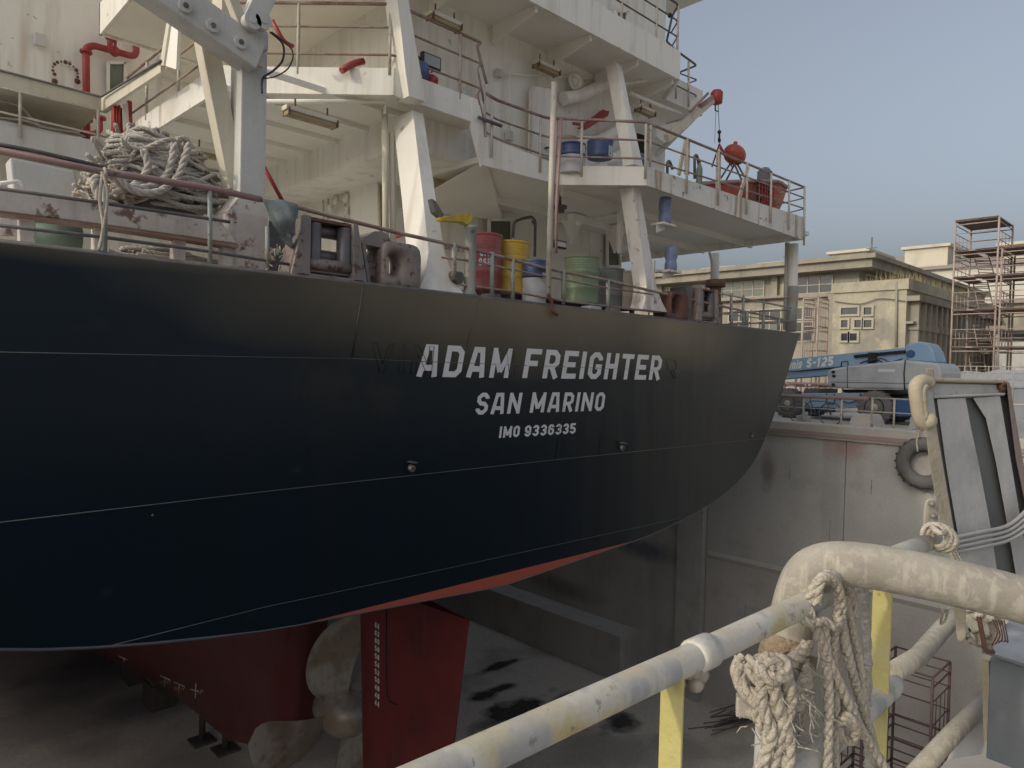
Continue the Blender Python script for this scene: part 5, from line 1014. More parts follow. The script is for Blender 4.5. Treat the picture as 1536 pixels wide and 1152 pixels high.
# rescue boat in its cradle
bw = PF(1040, 270, 9.0); bs = PF(1142, 300, 9.0); zt_b = PF(1120, 256, 8.4).z; zb_ = 3.85
t = thing('rescue_boat', ((bw.x + bs.x)/2, 9.0, 3.56), 'red orange rescue boat lying in its cradle on the starboard boat deck', 'boat')
L_ = bs.x - bw.x; q = MB(); ns = 16; nr = 9
def bh(i, j):
    u = i/(ns-1); x = bw.x + L_*u; hw = .78 * (1 - (1-u) ** 2.6) * (.94 if u > .9 else 1) + .02; sh = lerp(4.32, zt_b - .02, min(1, u*1.25)); kz = lerp(4.15, zb_, min(1, u*2.2)); v = j/(nr-1)*2 - 1
    y = 9.05 + hw * (1 if v > 0 else -1) * abs(v) ** .7; z = kz + (sh - kz) * abs(v) ** 2.2
    return V((x, y, z))
q.grid(bh, ns, nr); q.add([bh(ns-1, j) for j in range(nr)], [list(range(nr))]); q.build('boat_hull', M['orange'], t)
q = MB(); q.add([bh(i, 0) - V((0, 0, .06)) for i in range(ns)] + [bh(i, nr-1) - V((0, 0, .06)) for i in range(ns-1, -1, -1)], [list(range(2*ns))]); q.build('boat_deck_cover', M['orange'], t)
q = MB(); q.tube([bh(i, 0) for i in range(ns)] + [bh(ns-1, nr-1)] + [bh(i, nr-1) for i in range(ns-2, -1, -1)], .045, 8); q.build('rubbing_strake', M['pinkpipe'], t)
q = MB(); q.tube([bh(i, 0).lerp(bh(i, 4), .35) + V((0, -.03, 0)) for i in range(2, ns)], .03, 6); q.build('hull_stripe', M['beigedr'], t)
c = PF(1147, 267, 8.6); q = MB(); q.cbox(c, (.26, .3, .36)); q.ball(c + V((0, 0, .17)), .14, 12, 8, (1, 1, .7)); q.build('outboard_motor', M['canvas'], t, bevel=.03)
c = PF(1102, 232, 8.8); q = MB(); q.ball(c, .31, 20, 14, (1.05, .8, .72), Matrix.Rotation(R(14), 3, 'Y')); q.lathe([(.05, 0), (.05, .1), (.03, .12)], c + V((.02, 0, .2)), (0, 0, 1), 10); q.build('self_righting_bag', M['orange'], t)
q = MB()
for dx in (-.18, .14):
    for y in (8.5, 9.3): q.tube([c + V((dx*.5, 0, -.15)), V((c.x + dx + .1, y, 4.5))], .022, 6)
q.build('bag_frame', M['raild'], t)
q = MB(); hk2 = PF(1079, 216, 8.6)
for p_ in (PF(1090, 240, 8.6), PF(1068, 250, 9.2), PF(1098, 250, 9.2)): q.tube([hk2, p_], .02, 6)
q.tube(spline(pl(PF, [(1080, 222), (1090, 232), (1095, 238)], 8.6)), .03, 6); q.build('lifting_sling', M['redgear'], t)
q = MB(); q.tube([V((bs.x - .3, 8.9, 4.4)), V((bs.x - .35, 8.9, 5.3))], .012, 5); q.build('whip_aerial', M['raild'], t)
q = MB()
for x in (bw.x + .9, bs.x - .5): q.box((x - .06, 8.4, 3.56), (x + .06, 9.7, 3.68)); q.box((x - .05, 8.45, 3.68), (x + .05, 8.55, 4.15)); q.box((x - .05, 9.55, 3.68), (x + .05, 9.65, 4.15)); q.box((x - .05, 8.9, 3.68), (x + .05, 9.2, zb_ + .1))
q.build('cradle', M['raild'], t)
# folded red scramble net beside the boat
a = PF(1137, 272, 8.3); b = PF(1159, 305, 8.3)
t = thing('scramble_net', ((a.x+b.x)/2, 8.4, 3.56), 'folded red brown scramble net lashed behind the starboard boat deck rail', 'net')
q = MB(); random.seed(31)
for i in range(9):
    z = lerp(3.6, a.z, i/8); pts = [V((lerp(a.x, b.x, k/8), 8.3 + random.uniform(-.04, .04), z + random.uniform(-.03, .03))) for k in range(9)]; q.tube(spline(pts, 3), .035, 6)
q.box((a.x, 8.34, 3.58), (b.x, 8.55, a.z)); q.build('net_folds', M['rust'], t)
q = MB()
for i in range(7): x = lerp(a.x + .03, b.x - .03, i/6); q.tube([V((x, 8.26, 3.6)), V((x + random.uniform(-.05, .05), 8.25, a.z))], .015, 5)
q.build('net_cord', M['redgear'], t)
# ================================================================ the far quay
SQ = 20.9
qr = thing('quay_railing', (SQ, 8, ZQ), 'dusty pipe railing along the edge of the far quay', 'railing')
a = PS(1308, 600, SQ); b = PS(1397, 600, SQ)
q = MB()
q.tube([V((SQ, a.y, PS(1308, 597, SQ).z)), V((SQ, 2.5, PS(1308, 597, SQ).z))], .02, 7); q.tube([V((SQ, 13.2, PS(1240, 614, SQ).z)), V((SQ, 2.5, PS(1308, 617, SQ).z))], .014, 6); q.build('rail', M['railw'], qr)
q = MB(); q.tube([V((SQ, 15, PS(1165, 596, SQ).z)), V((SQ, PS(1302, 598, SQ).y, PS(1302, 598, SQ).z))], .055, 10); q.build('top_pipe', M['pinkpipe'], qr)
for px in (1308, 1341, 1378, 1420, 1470): p = PS(px, 620, SQ); q = MB(); q.tube([(SQ, p.y, ZQ), (SQ, p.y, PS(1308, 596, SQ).z)], .028, 7); q.build('rail_post', M['railw'], qr)
for px in (1205, 1262): p = PS(px, 620, SQ); q = MB(); q.tube([(SQ, p.y, ZQ), (SQ, p.y, PS(1302, 598, SQ).z)], .03, 7); q.build('rail_post', M['railw'], qr)
# boom lift
SL = 24.2
def fpoly(name, pts, S0, S1, m, par, bevel=.03): q = MB(); q.prism(pl(PS, pts, S0), (S1 - S0, 0, 0)); return q.build(name, M[m], par, bevel=bevel)
wl = PS(1180, 605, SL)
lift = thing('boom_lift', (SL + 1.2, PS(1250, 610, SL).y, ZQ), 'blue boom lift with grey engine cowl and white boom lettering parked on the far quay', 'boom lift')
bm = fpoly('boom', [(1080, 549), (1360, 521), (1361, 541), (1240, 552), (1080, 567)], SL + .5, SL + 1.3, 'bluelift', lift, .02)
fpoly('jib_boom', [(1100, 568), (1245, 553), (1245, 563), (1100, 575)], SL + .6, SL + 1.2, 'bluelift', lift, .02)
hd = fpoly('boom_head', [(1357, 522), (1361, 516), (1378, 512), (1392, 515), (1400, 527), (1405, 544), (1361, 541)], SL + .35, SL + 1.45, 'bluelift', lift, .05)
q = MB(); c = PS(1366, 531, SL + .34); q.cyl(c, c + V((.03, 0, 0)), .13, 18); q.build('pivot_pin', M['bluedark'], hd)
q = MB(); c = PS(1309, 537, SL + .4); q.cbox(c, (.2, .22, .35), 0); q.build('hose_guide', M['blackpl'], bm)
cw = fpoly('engine_cowl', [(1240, 557), (1248, 553), (1271, 549), (1357, 540), (1402, 544), (1410, 549), (1413, 560), (1410, 585), (1262, 583), (1241, 579)], SL, SL + 2.1, 'greylift', lift, .07)
q = MB(); q.tube([PS(1358, 540, SL - .012), PS(1356, 560, SL - .012), PS(1357, 585, SL - .012)], .02, 6); q.tube([PS(1271, 549, SL - .005), PS(1271, 582, SL - .005)], .01, 6); q.tube([PS(1246, 573, SL - .004), PS(1410, 576, SL - .004)], .007, 6); q.build('cowl_seam', M['blackpl'], cw)
q = MB()
for px, py in ((1250, 558), (1251, 564), (1250, 577)): q.cbox(PS(px, py, SL - .005), (.03, .1, .09))
q.build('cowl_latch', M['blackpl'], cw)
def lift_text(p0, p1, hgt, txt, S, m, par, shear=.12, s=.24, name='boom_lettering'):
    a, b = PS(*p0, S), PS(*p1, S); q = MB(); L_ = abs(b.y - a.y)
    letters(q, txt, lambda u, v, lf: V((S - .003 - lf, a.y - u, a.z + (b.z - a.z) * u / L_ + v)), L_ - shear*hgt, hgt, shear, s, .12, .003); q.build(name, M[m], par)
lift_text((1175, 555), (1204, 552.5), .31, 'Genie', SL + .5, 'lett', bm); lift_text((1209, 552), (1251, 548.5), .33, 'S-125', SL + .5, 'lett', bm)
lift_text((1276, 569), (1300, 568), .12, 'Genie', SL, 'whitedr', cw, .1, .2, 'cowl_lettering')
fpoly('chassis', [(1200, 590), (1300, 589), (1302, 611), (1262, 613), (1205, 610)], SL + .1, SL + 2.2, 'bluelift', lift, .03)
fpoly('turntable', [(1262, 584), (1340, 585), (1335, 592), (1268, 592)], SL + .3, SL + 1.9, 'blackpl', lift, .02)
fpoly('ballast_box', [(1343, 597), (1374, 598), (1374, 625), (1343, 625)], SL, SL + 1.6, 'bluedark', lift, .03)
fpoly('axle_box', [(1206, 598), (1226, 598), (1226, 620), (1206, 620)], SL + .4, SL + 2.0, 'bluedark', lift, .03)
def wheel(c, ax, R0, wd, par):
    q = MB(); q.lathe([(R0*.55, 0), (R0*.93, 0), (R0, wd*.15), (R0, wd*.85), (R0*.93, wd), (R0*.55, wd)], c, ax, 32)
    for i in range(20): a = 2*pi*i/20; q.cbox(V(c) + V(ax)*wd*.5 + V((0, cos(a)*R0*1.0, sin(a)*R0*1.0)), (wd*.95, .07, .05), 0, Matrix.Rotation(a - pi/2, 3, 'X'))
    o = q.build('wheel', M['tyre'], par)
    q = MB(); q.lathe([(R0*.57, -.1), (R0*.57, .0), (R0*.52, .0), (R0*.46, -.06), (R0*.24, -.05), (R0*.2, .03), (R0*.08, .05)], c, -V(ax), 24); q.build('wheel_rim', M['dustpipe'], o)
    q = MB()
    for i in range(8): a = 2*pi*i/8; q.ball(V(c) + V((.05, cos(a)*R0*.34, sin(a)*R0*.34)), .02, 6, 4)
    q.build('wheel_nuts', M['raild'], o)
for px, py in ((1181, 605), (1311, 611)):
    c = PS(px, py, SL - .1); R0 = c.z - ZQ
    wheel((SL - .1, c.y, c.z), (1, 0, 0), R0, .4, lift); wheel((SL + 1.9, c.y, c.z), (1, 0, 0), R0, .4, lift)
# bicycle leaning at the quay edge
bc = PS(1246, 621, 21.5); b0 = PS(1200, 622, 21.5)
q = MB()
for i in range(16): y_ = lerp(PS(1275, 536, SL).y, PS(1352, 530, SL).y, i/15); q.cbox((SL + .47, y_, lerp(PS(1275, 534, SL).z, PS(1352, 526.5, SL).z, i/15)), (.05, .09, .1))
q.build('cable_carrier', M['blackpl'], bm)
q = MB(); q.tube(spline(pl(PS, [(1352, 541), (1330, 546), (1318, 541), (1306, 540), (1290, 545)], SL + .25), 5), .025, 6); q.tube(spline(pl(PS, [(1354, 538), (1335, 543), (1322, 538), (1300, 543)], SL + .2), 5), .02, 6); q.build('hydraulic_hose', M['blackpl'], bm)
q = MB()
for i in range(7): q.cbox(PS(1378 + i*3, 570, SL - .004), (.02, .035, .32))
q.build('cowl_vent', M['raild'], cw)
q = MB(); q.cbox(PS(1330, 556, SL - .004), (.012, .5, .1)); q.cbox(PS(1394, 556, SL - .004), (.012, .18, .12)); q.build('warning_decal', M['label'], cw)
q = MB(); q.tube(bend(pl(PS, [(1262, 550), (1262, 543), (1272, 542), (1272, 548)], SL + .2), .05), .02, 6); q.tube(bend(pl(PS, [(1240, 590), (1240, 606), (1252, 606), (1252, 590)], SL - .05), .05), .02, 6); q.build('grab_handle', M['blackpl'], cw)
q = MB(); q.cbox(PS(1232, 588, SL + 1) , (1.6, .5, .25)); q.tube(spline(pl(PS, [(1292, 590), (1285, 600), (1272, 604), (1258, 598)], SL), 5), .03, 6); q.build('steering_gear', M['raild'], lift)
bk = thing('bicycle', (21.5, (bc.y + b0.y)/2, ZQ), 'thin grey bicycle parked on the quay in front of the boom lift', 'bicycle')
rw = bc.z - ZQ
for y in (bc.y, b0.y):
    q = MB(); torus(q, (21.5, y, ZQ + rw), (1, 0, 0), rw - .02, .018, 28, 6); o = q.build('wheel', M['tyre'], bk)
    q = MB()
    for i in range(10): a = pi*i/10; q.tube([(21.5, y + cos(a)*(rw-.02), ZQ + rw + sin(a)*(rw-.02)), (21.5, y - cos(a)*(rw-.02), ZQ + rw - sin(a)*(rw-.02))], .003, 4)
    q.build('spokes', M['raild'], o)
q = MB(); m_ = lerp(bc.y, b0.y, .45); P = lambda y, z: V((21.5, y, ZQ + z))
hub0, hub1 = P(bc.y, rw), P(b0.y, rw); bb = P(m_, rw*.9); seat = P(lerp(bc.y, b0.y, .68), .72); head = P(lerp(bc.y, b0.y, .14), .74)
for a, b in ((head, seat), (head, bb), (bb, seat), (seat, hub1), (bb, hub1), (head, hub0)): q.tube([a, b], .016, 6)
q.build('frame', M['raild'], bk)
q = MB(); q.tube([head, head + V((0, .03, .14))], .012, 6); q.tube([head + V((-.25, .03, .14)), head + V((.25, .03, .14))], .014, 6); q.build('handlebar', M['raild'], bk)
q = MB(); q.tube([seat, seat + V((0, 0, .12))], .012, 6); q.cbox(seat + V((0, 0, .14)), (.14, .25, .05)); q.build('saddle', M['blackpl'], bk)
q = MB(); a = PS(1272, 641, 21.1); b = PS(1303, 617, 21.1); q.hexa([(21.0, a.y, ZQ), (21.9, a.y, ZQ), (21.9, b.y - .25, ZQ), (21.0, b.y - .25, ZQ)], [(21.1, a.y - .1, b.z - .1), (21.8, a.y - .1, b.z - .1), (21.8, b.y - .1, b.z - .1), (21.1, b.y - .1, b.z - .1)])
tag(q.build('concrete_block', M['kerb'], bevel=.04), 'dusty concrete block standing at the quay edge by the boom lift wheel', 'block')
q = MB(); q.prism(pl(PS, [(1362, 645), (1368, 620), (1378, 620), (1374, 645)], 21.1), (.1, 0, 0)); tag(q.build('leaning_board', M['kerb']), 'dusty board leaning against the quay railing', 'board')
q = MB(); a = PS(1205, 632, 21.2); q.cbox((21.2, a.y, ZQ + .14), (.3, .35, .28)); q.cyl((21.2, a.y - .05, ZQ + .28), (21.2, a.y - .05, ZQ + .4), .08, 10); tag(q.build('valve_box', M['kerb'], bevel=.02), 'small dusty valve box on the quay beside the bicycle', 'box')
# rust coloured clutter on the quay behind the lift: racks of timber and steel
random.seed(6)
rk = thing('steel_rack', (30, PS(1200, 590, 30).y, ZQ), 'pale pink rack of stacked steel and planks behind the boom lift', 'rack')
y0, y1 = PS(1130, 580, 30).y, PS(1265, 580, 30).y
for z in (.25, .55, 1.0):
    q = MB()
    for i in range(12): yy = lerp(y0, y1, i/12); q.box((30 + random.uniform(-.2, .2), yy, ZQ + z), (30.9, yy + (y1-y0)/13, ZQ + z + random.uniform(.05, .2)))
    q.build('stacked_planks', M['plank'] if z < .5 else M['pinkpipe'], rk)
q = MB()
for i in range(9): yy = lerp(y0, y1, i/8); q.box((29.9, yy - .03, ZQ), (29.98, yy + .03, ZQ + random.uniform(1.0, 1.5)))
q.box((29.85, y1, ZQ + 1.12), (29.95, y0, ZQ + 1.2)); q.build('rack_frame', M['pinkpipe'], rk)
# ---------------------------------------------------------------- old yellow two storey building
SB = 50.0
c1 = PS(1290, 393, SB); zr = c1.z; FC = c1.y; FE = 78
bd = thing('dock_building', (SB + 10, 45, ZQ), 'old yellow two storey dock building with peeling plaster and a heavy cornice', 'building')
zs2 = PS(1290, 436, SB).z
q = MB(); q.box((SB, FC, ZQ), (SB + 26, FE, zr - .02)); q.build('wall', M['plaster'], bd)
q = MB(); q.prism([(SB - 1.2, FC - 1.2, zr - .55), (SB + 27, FC - 1.2, zr - .55), (SB + 27, FE + 1, zr - .55), (SB - 1.2, FE + 1, zr - .55)], (0, 0, .55)); q.box((SB - 1.5, FC - 1.5, zr), (SB + 27.3, FE + 1, zr + .3)); q.build('cornice', M['plasterg'], bd)
q = MB()
for i in range(90): y = FC + 14 + i*.5; q.box((SB - 1.45, y, zr + .3), (SB - 1.05, y + .28, zr + .46))
q.build('roof_tiles', M['plank'], bd)
def bwin(x0, y0, z0, z1, w_, S, par, panes=3, m='glassg', fr='frame', nv=2):
    q = MB(); q.box((S - .02, y0 - w_, z0), (S + .2, y0, z1)); q.build('pane', M[m], None) if False else None
    o = MB(); t_ = .09
    o.box((S - .1, y0 - w_ - t_, z0 - t_), (S - .0, y0 + t_, z0)); o.box((S - .1, y0 - w_ - t_, z1), (S, y0 + t_, z1 + t_)); o.box((S - .1, y0, z0), (S, y0 + t_, z1)); o.box((S - .1, y0 - w_ - t_, z0), (S, y0 - w_, z1))
    for k in range(1, panes): o.box((S - .07, y0 - w_*k/panes - .04, z0), (S, y0 - w_*k/panes + .04, z1))
    for k in range(1, nv): zz_ = lerp(z0, z1, k/nv); o.box((S - .06, y0 - w_, zz_ - .035), (S, y0, zz_ + .035))
    o = o.build('window', M[fr], par); g_ = MB(); g_.add([(S - .03, y0 - w_, z0), (S - .03, y0, z0), (S - .03, y0, z1), (S - .03, y0 - w_, z1)], [(0, 1, 2, 3)]); g_.build('pane', M[m], o)
zu0, zu1 = PS(1190, 441, SB).z, PS(1190, 414, SB).z
y = FC + 1.2
i = 0
while y < FE - 6:
    if i % 4 != 3: bwin(0, y + 4.0, zu0, zu1 - .2, 3.4, SB, bd, 4, 'glassg' if i % 3 else 'glass')
    q = MB(); q.box((SB - .35, y + 4.4, ZQ), (SB - .003, y + 4.9, zr - .56)); q.build('pier', M['plasterg'], bd); y += 5.0; i += 1
q = MB(); q.box((SB - .5, FC - .5, zu0 - .75), (SB - .004, FE, zu0 - .35)); q.box((SB - .3, FC - .3, zu1 + .1), (SB - .004, FE, zu1 + .3)); q.build('string_course', M['plaster'], bd)
# upper windows on the after face
for k in range(5):
    x = SB + 1 + k*3.6; o = MB(); o.box((x, FC - .12, zu0 + .1), (x + 2.8, FC - .003, zu0 + .2)); o.box((x, FC - .12, zu1 - .2), (x + 2.8, FC - .003, zu1 - .1))
    for j in range(5): o.box((x + .7*j - .04, FC - .1, zu0 + .1), (x + .7*j + .04, FC - .003, zu1 - .1))
    o = o.build('window', M['ivory'], bd); g_ = MB(); g_.add([(x, FC - .02, zu0 + .2), (x + 2.8, FC - .02, zu0 + .2), (x + 2.8, FC - .02, zu1 - .2), (x, FC - .02, zu1 - .2)], [(0, 1, 2, 3)]); g_.build('pane', M['glassg'], o)
# projecting block with broken windows
S2 = 46.0; p0 = PS(1361, 421, S2); pL = PS(1250, 440, S2); zb1 = p0.z
q = MB(); q.box((S2, p0.y, ZQ), (S2 + 30, pL.y, zb1)); q.box((S2 - .12, p0.y - .12, zb1 - .5), (S2 + 30, pL.y, zb1 + .12)); q.build('annex_wall', M['plaster'], bd)
def hole(x0, y0, x1, y1):
    a = PS(x0, y1, S2 - .05); b = PS(x1, y0, S2 - .05); o = MB(); t_ = .12
    o.box((S2 - .12, b.y - t_, a.z - t_), (S2 - .004, a.y + t_, a.z)); o.box((S2 - .12, b.y - t_, b.z), (S2 - .004, a.y + t_, b.z + t_)); o.box((S2 - .12, a.y, a.z), (S2 - .004, a.y + t_, b.z)); o.box((S2 - .12, b.y - t_, a.z), (S2 - .004, b.y, b.z))
    o = o.build('window', M['frame'], bd); g_ = MB(); g_.add([(S2 - .02, b.y, a.z), (S2 - .02, a.y, a.z), (S2 - .02, a.y, b.z), (S2 - .02, b.y, b.z)], [(0, 1, 2, 3)]); g_.build('broken_pane', M['glass'], o)
for h_ in ((1262, 461, 1287, 472), (1296, 461, 1308, 472), (1262, 480, 1272, 491), (1282, 480, 1292, 491), (1296, 480, 1308, 491), (1262, 500, 1272, 511), (1275, 500, 1286, 511)): hole(*h_)
# pilasters along the after face of the annex
q = MB(); zt_ = PF(1400, 467, p0.y).z
for k in range(26):
    x = S2 + .5 + k*1.1; q.box((x, p0.y - .55, ZQ), (x + .35, p0.y - .004, zb1 - 1.2)); q.box((x - .1, p0.y - .6, zb1 - 2.9), (x + .45, p0.y - .006, zb1 - 2.6))
q.box((S2, p0.y - .7, zb1 - 1.2), (S2 + 30, p0.y - .008, zb1 - .9)); q.box((S2, p0.y - .4, zb1 - 2.55), (S2 + 30, p0.y - .01, zb1 - 2.4)); q.build('pilaster_row', M['plasterg'], bd)
# lower left wing
S3 = 48.0; pl3 = PS(1245, 445, S3); q = MB(); q.box((S3, pl3.y, ZQ), (S3 + 2.02, FE - 2, pl3.z)); q.box((S3 - .3, pl3.y, pl3.z), (S3 + 2, FE - 2, pl3.z + .25)); q.build('wing_wall', M['plasterg'], bd)
q = MB(); a = PS(1250, 440, S3 - .4); q.box((S3 - .5, a.y - .3, ZQ), (S3 - .003, a.y + .3, a.z)); q.build('downpipe_pier', M['plasterg'], bd)
za, zb_ = PS(1214, 516, S3).z, PS(1214, 462, S3).z; y = pl3.y + .9; i = 0
while y < FE - 6:
    bwin(0, y + 1.7, lerp(za, zb_, .7), zb_, 1.6, S3, bd, 2, 'glass', 'frame', 1); bwin(0, y + 1.7, za + .2, lerp(za, zb_, .6), 1.6, S3, bd, 2, 'glassg' if i % 2 else 'glass', 'frame', 2); y += 2.35; i += 1
for x0, y0, x1, y1, S in ((1247, 392, 1300, 377, 56), (1143, 404, 1190, 394, 60), (1058, 414, 1100, 402, 62)):
    a = PS(x0, y0, S); b = PS(x1, y1, S); q = MB(); q.box((S, b.y, zr - .3), (S + 5, a.y, b.z)); q.box((S - .3, b.y - .3, b.z), (S + 5.3, a.y + .3, b.z + .2)); q.build('roof_housing', M['ivory'], bd)
# dry grass on the cornice and annex roof
random.seed(14); dg = MB()
for i in range(420):
    if i % 3: b = V((S2 + random.uniform(0, 3), random.uniform(p0.y, pL.y), zb1 + .12))
    else: b = V((S2 + 2 + random.uniform(0, 12), p0.y + random.uniform(0, .8), zb1 + .12))
    h_ = random.uniform(.15, .6) * (1.3 if b.y < p0.y + 2 else .6); d_ = V((random.uniform(-.3, .3), random.uniform(-.3, .3), 1)) * h_; w_ = V((0, .018, 0)); dg.add([b - w_, b + w_, b + d_], [(0, 1, 2)])
tag(dg.build('dry_grass', M['dryplant'], fix=False), 'dry grass growing on the annex roof of the old yellow building', 'grass', kind='stuff')
for px, y0_, y1_ in ((1345, 422, 520),):
    q = MB(); q.tube([PS(px, y0_, S2 - .1), PS(px - 1, y1_, S2 - .1)], .07, 6); q.build('downpipe', M['plasterg'], bd)
q = MB(); q.tube(spline(pl(PS, [(1252, 452), (1290, 456), (1320, 448), (1358, 452)], S2 - .12), 5), .03, 5); q.build('wall_cable', M['raild'], bd)
random.seed(77)
for k in range(5):
    y = lerp(FC, FC + 30, k/5); q = MB(); q.tube([(SB + 2, y, zr + .3), (SB + 2, y, zr + random.uniform(1.0, 2.2))], .05, 5); q.cbox((SB + 2, y, zr + 1.2), (.05, .7, .05)); q.build('roof_aerial', M['raild'], bd)
# white shed with a grey roof behind
SH = 84; a = PS(1290, 384, SH); ys = a.y; zt1 = PS(1400, 382, SH).z; zt0 = PS(1400, 405, SH).z
sh = thing('white_shed', (SH + 15, 0, ZQ), 'large white shed with a low grey roof behind the scaffold tower', 'shed')
q = MB(); q.box((SH, -40, ZQ), (SH + 40, ys + 18, zt0)); q.build('wall', M['plastw'], sh)
q = MB(); q.prism([(SH - .5, ys + 18, zt0), (SH + 20, ys + 18, zt0 + 5), (SH + 40, ys + 18, zt0)], (0, -60 - ys, 0)); q.build('roof', M['roof'], sh)
for x0, x1 in ((1357, 1422), (1500, 1580)):
    a = PS(x0, 385, SH + 3); b = PS(x1, 369 if x0 < 1400 else 362, SH + 3); q = MB(); q.box((SH + 3, b.y, zt0 + .3), (SH + 8, a.y, b.z)); q.box((SH + 2.7, b.y - .3, b.z), (SH + 8.3, a.y + .3, b.z + .3)); q.build('roof_housing', M['ivory'], sh)
for px in (1388,): q = MB(); p = PS(px, 420, SH); q.cyl((SH - .1, p.y, ZQ), (SH - .1, p.y, zt0), .1, 6); q.build('downpipe', M['roof'], sh)
# small houses at the right edge
for (x0, y0, x1, y1, S, m, lb) in ((1500, 540, 1600, 452, 66, 'plaster', 'small cream house with one dark window at the right edge'), (1492, 545, 1600, 495, 58, 'greyw', 'low grey hut with a dark window band behind the scaffold tower')):
    a = PS(x0, y0, S); b = PS(x1, y1, S); t = thing('small_house', (S + 3, (a.y + b.y)/2, ZQ), lb, 'house')
    q = MB(); q.box((S, b.y, ZQ), (S + 6, a.y, b.z)); q.build('wall', M[m], t); q = MB(); q.box((S - .5, b.y - .5, b.z), (S + 6.5, a.y + .5, b.z + .35)); q.build('roof', M['roof'], t)
    if S == 66: w0, w1 = PS(1510, 466, S), PS(1518, 452, S); w1 = PS(1518, 454, S)
    else: w0, w1 = PS(1500, 512, S), PS(1590, 500, S)
    g_ = MB(); g_.box((S - .06, w1.y, w0.z), (S - .003, w0.y, w1.z)); g_.build('window', M['glass'], t)
# scaffold tower and lower frames on the quay
SS = 46; a = PS(1427, 500, SS); b = PS(1492, 500, SS); lv = [PS(1428, y, SS).z for y in (521, 466, 417, 378, 333)]
tw = scaf_tower('scaffold_tower', SS, b.y, SS + 3.2, a.y, ZQ, lv, .038, M['scaf'], M['plank'], 'tall rusty scaffold tower with four plank decks and zigzag ladders on the quay')
sl = MB()
a2_ = PS(1390, 500, 44); tw2 = scaf_tower('scaffold_tower', SS + .2, b.y - 3.3, SS + 3.2, b.y - .15, ZQ, lv[:4], .038, M['scaf'], M['plank'], 'lower scaffold bay joined to the starboard side of the tall tower', ladder=False)
a = PS(1204, 500, 36); b = PS(1226, 500, 36); scaf_tower('narrow_scaffold', 36, b.y, 37.2, a.y, ZQ, [PS(1204, y, 36).z for y in (540, 490, 448)], .035, M['scaf'], None, 'slim scaffold frame standing beside the stern corner in front of the yellow building', ladder=False)
# stacked blue grey sheeting and low fences behind the tower
q = MB(); a = PS(1415, 545, 40); b = PS(1600, 545, 40); q.prism([(40, a.y, ZQ), (40, a.y, PS(1420, 562, 40).z), (40, PS(1450, 540, 40).y, PS(1450, 556, 40).z), (40, PS(1470, 540, 40).y, PS(1470, 560, 40).z), (40, PS(1500, 540, 40).y, PS(1500, 554, 40).z), (40, b.y, PS(1536, 560, 40).z), (40, b.y, ZQ)], (2, 0, 0))
tag(q.build('sheet_stack', M['greylift']), 'pile of grey blue sheets lying behind the scaffold tower', 'sheets')
fn = thing('site_fence', (33, 5, ZQ), 'low pale tubular fence on the quay behind the grey folding plate', 'fence')
yA, yB = PS(1412, 570, 33).y, PS(1600, 570, 33).y
for i in range(11): y = lerp(yA, yB, i/10); q = MB(); q.tube([(33, y, ZQ), (33, y, PS(1420, 549, 33).z)], .025, 6); q.build('fence_post', M['railw'], fn)
q = MB()
for yy in (549, 558, 567): z = PS(1420, yy, 33).z; q.tube([(33, yA, z), (33, yB, z)], .02, 6)
q.build('fence_rail', M['railw'], fn)
for (px, py, sz, lb, m) in ((1466, 561, (.9, .8, 1.0), 'pale crate standing behind the low tubular fence', 'ivory'), (1515, 575, (2, 1.6, 1.2), 'grey steel cabinet on the quay at the right edge', 'greylift')):
    p = PS(px, py, 34.5); q = MB(); q.cbox((34.5, p.y, ZQ + sz[2]/2), sz); q.cbox((34.5, p.y, ZQ + sz[2] + .03), (sz[0] + .1, sz[1] + .1, .06)); tag(q.build('storage_crate', M[m], bevel=.02), lb, 'crate')
# dark red scaffold standing on the dock floor below the quay
p = PS(1338, 1000, 17.2); p2 = PS(1421, 1000, 17.2); scaf_tower('dock_scaffold', 16.2, p2.y, 17.4, p.y, ZF, [PS(1380, y, 17.2).z for y in (1160, 1090, 985)], .022, M['scafd'], None, 'dark red scaffold frame standing on the dock floor by the far wall', ladder=False)
p = PS(1290, 1000, 15.4); p2 = PS(1335, 1000, 15.4); scaf_tower('dock_scaffold', 14.0, p2.y, 15.2, p.y, ZF, [PS(1300, y, 15.4).z for y in (1130, 1060)], .022, M['scafd'], None, 'dark red scaffold frame on the dock floor partly hidden by the ropes', ladder=False)
# ================================================================ foreground: gate edge railing and gear
FA = .68
gr = thing('gate_railing', (1.1, FA, ZQ), 'worn yellow and grey pipe railing in the foreground at the dock gate edge', 'railing')
q = MB(); q.tube([PF(420, 1270, FA), PF(600, 1188, FA), PF(800, 1097, FA), PF(1045, 984, FA), PF(1245, 889, FA), PF(1345, 832, FA), PF(1402, 809, FA)], .0262, 20); q.build('top_rail', M['railfg'], gr)
c = PF(1052, 980, FA); d_ = (PF(1245, 887, FA) - PF(1040, 980, FA)).normalized()
q = MB(); q.tube([c - d_*.03, c - d_*.025, c + d_*.025, c + d_*.03], [.027, .0315, .0315, .027], 20); q.build('rail_collar', M['railfg'], gr)
q = MB(); c2_ = PF(1215, 901, FA); q.tube([c2_ - d_*.012, c2_, c2_ + d_*.012], [.027, .030, .027], 18); q.build('rail_collar', M['railfg'], gr)
def post(px, ptop, w_, th_, F, m='postfg'):
    a = PF(px, ptop, F); q = MB(); q.box((a.x, F - w_/2, ZQ), (a.x + th_, F + w_/2, a.z)); q.box((a.x + th_, F + w_/2 - .006, ZQ), (a.x + th_ + .035, F + w_/2 + .002, a.z)); q.build('rail_post', M[m], gr, bevel=.002)
post(1008, 1006, .046, .006, FA); post(1324, 872, .05, .006, FA)
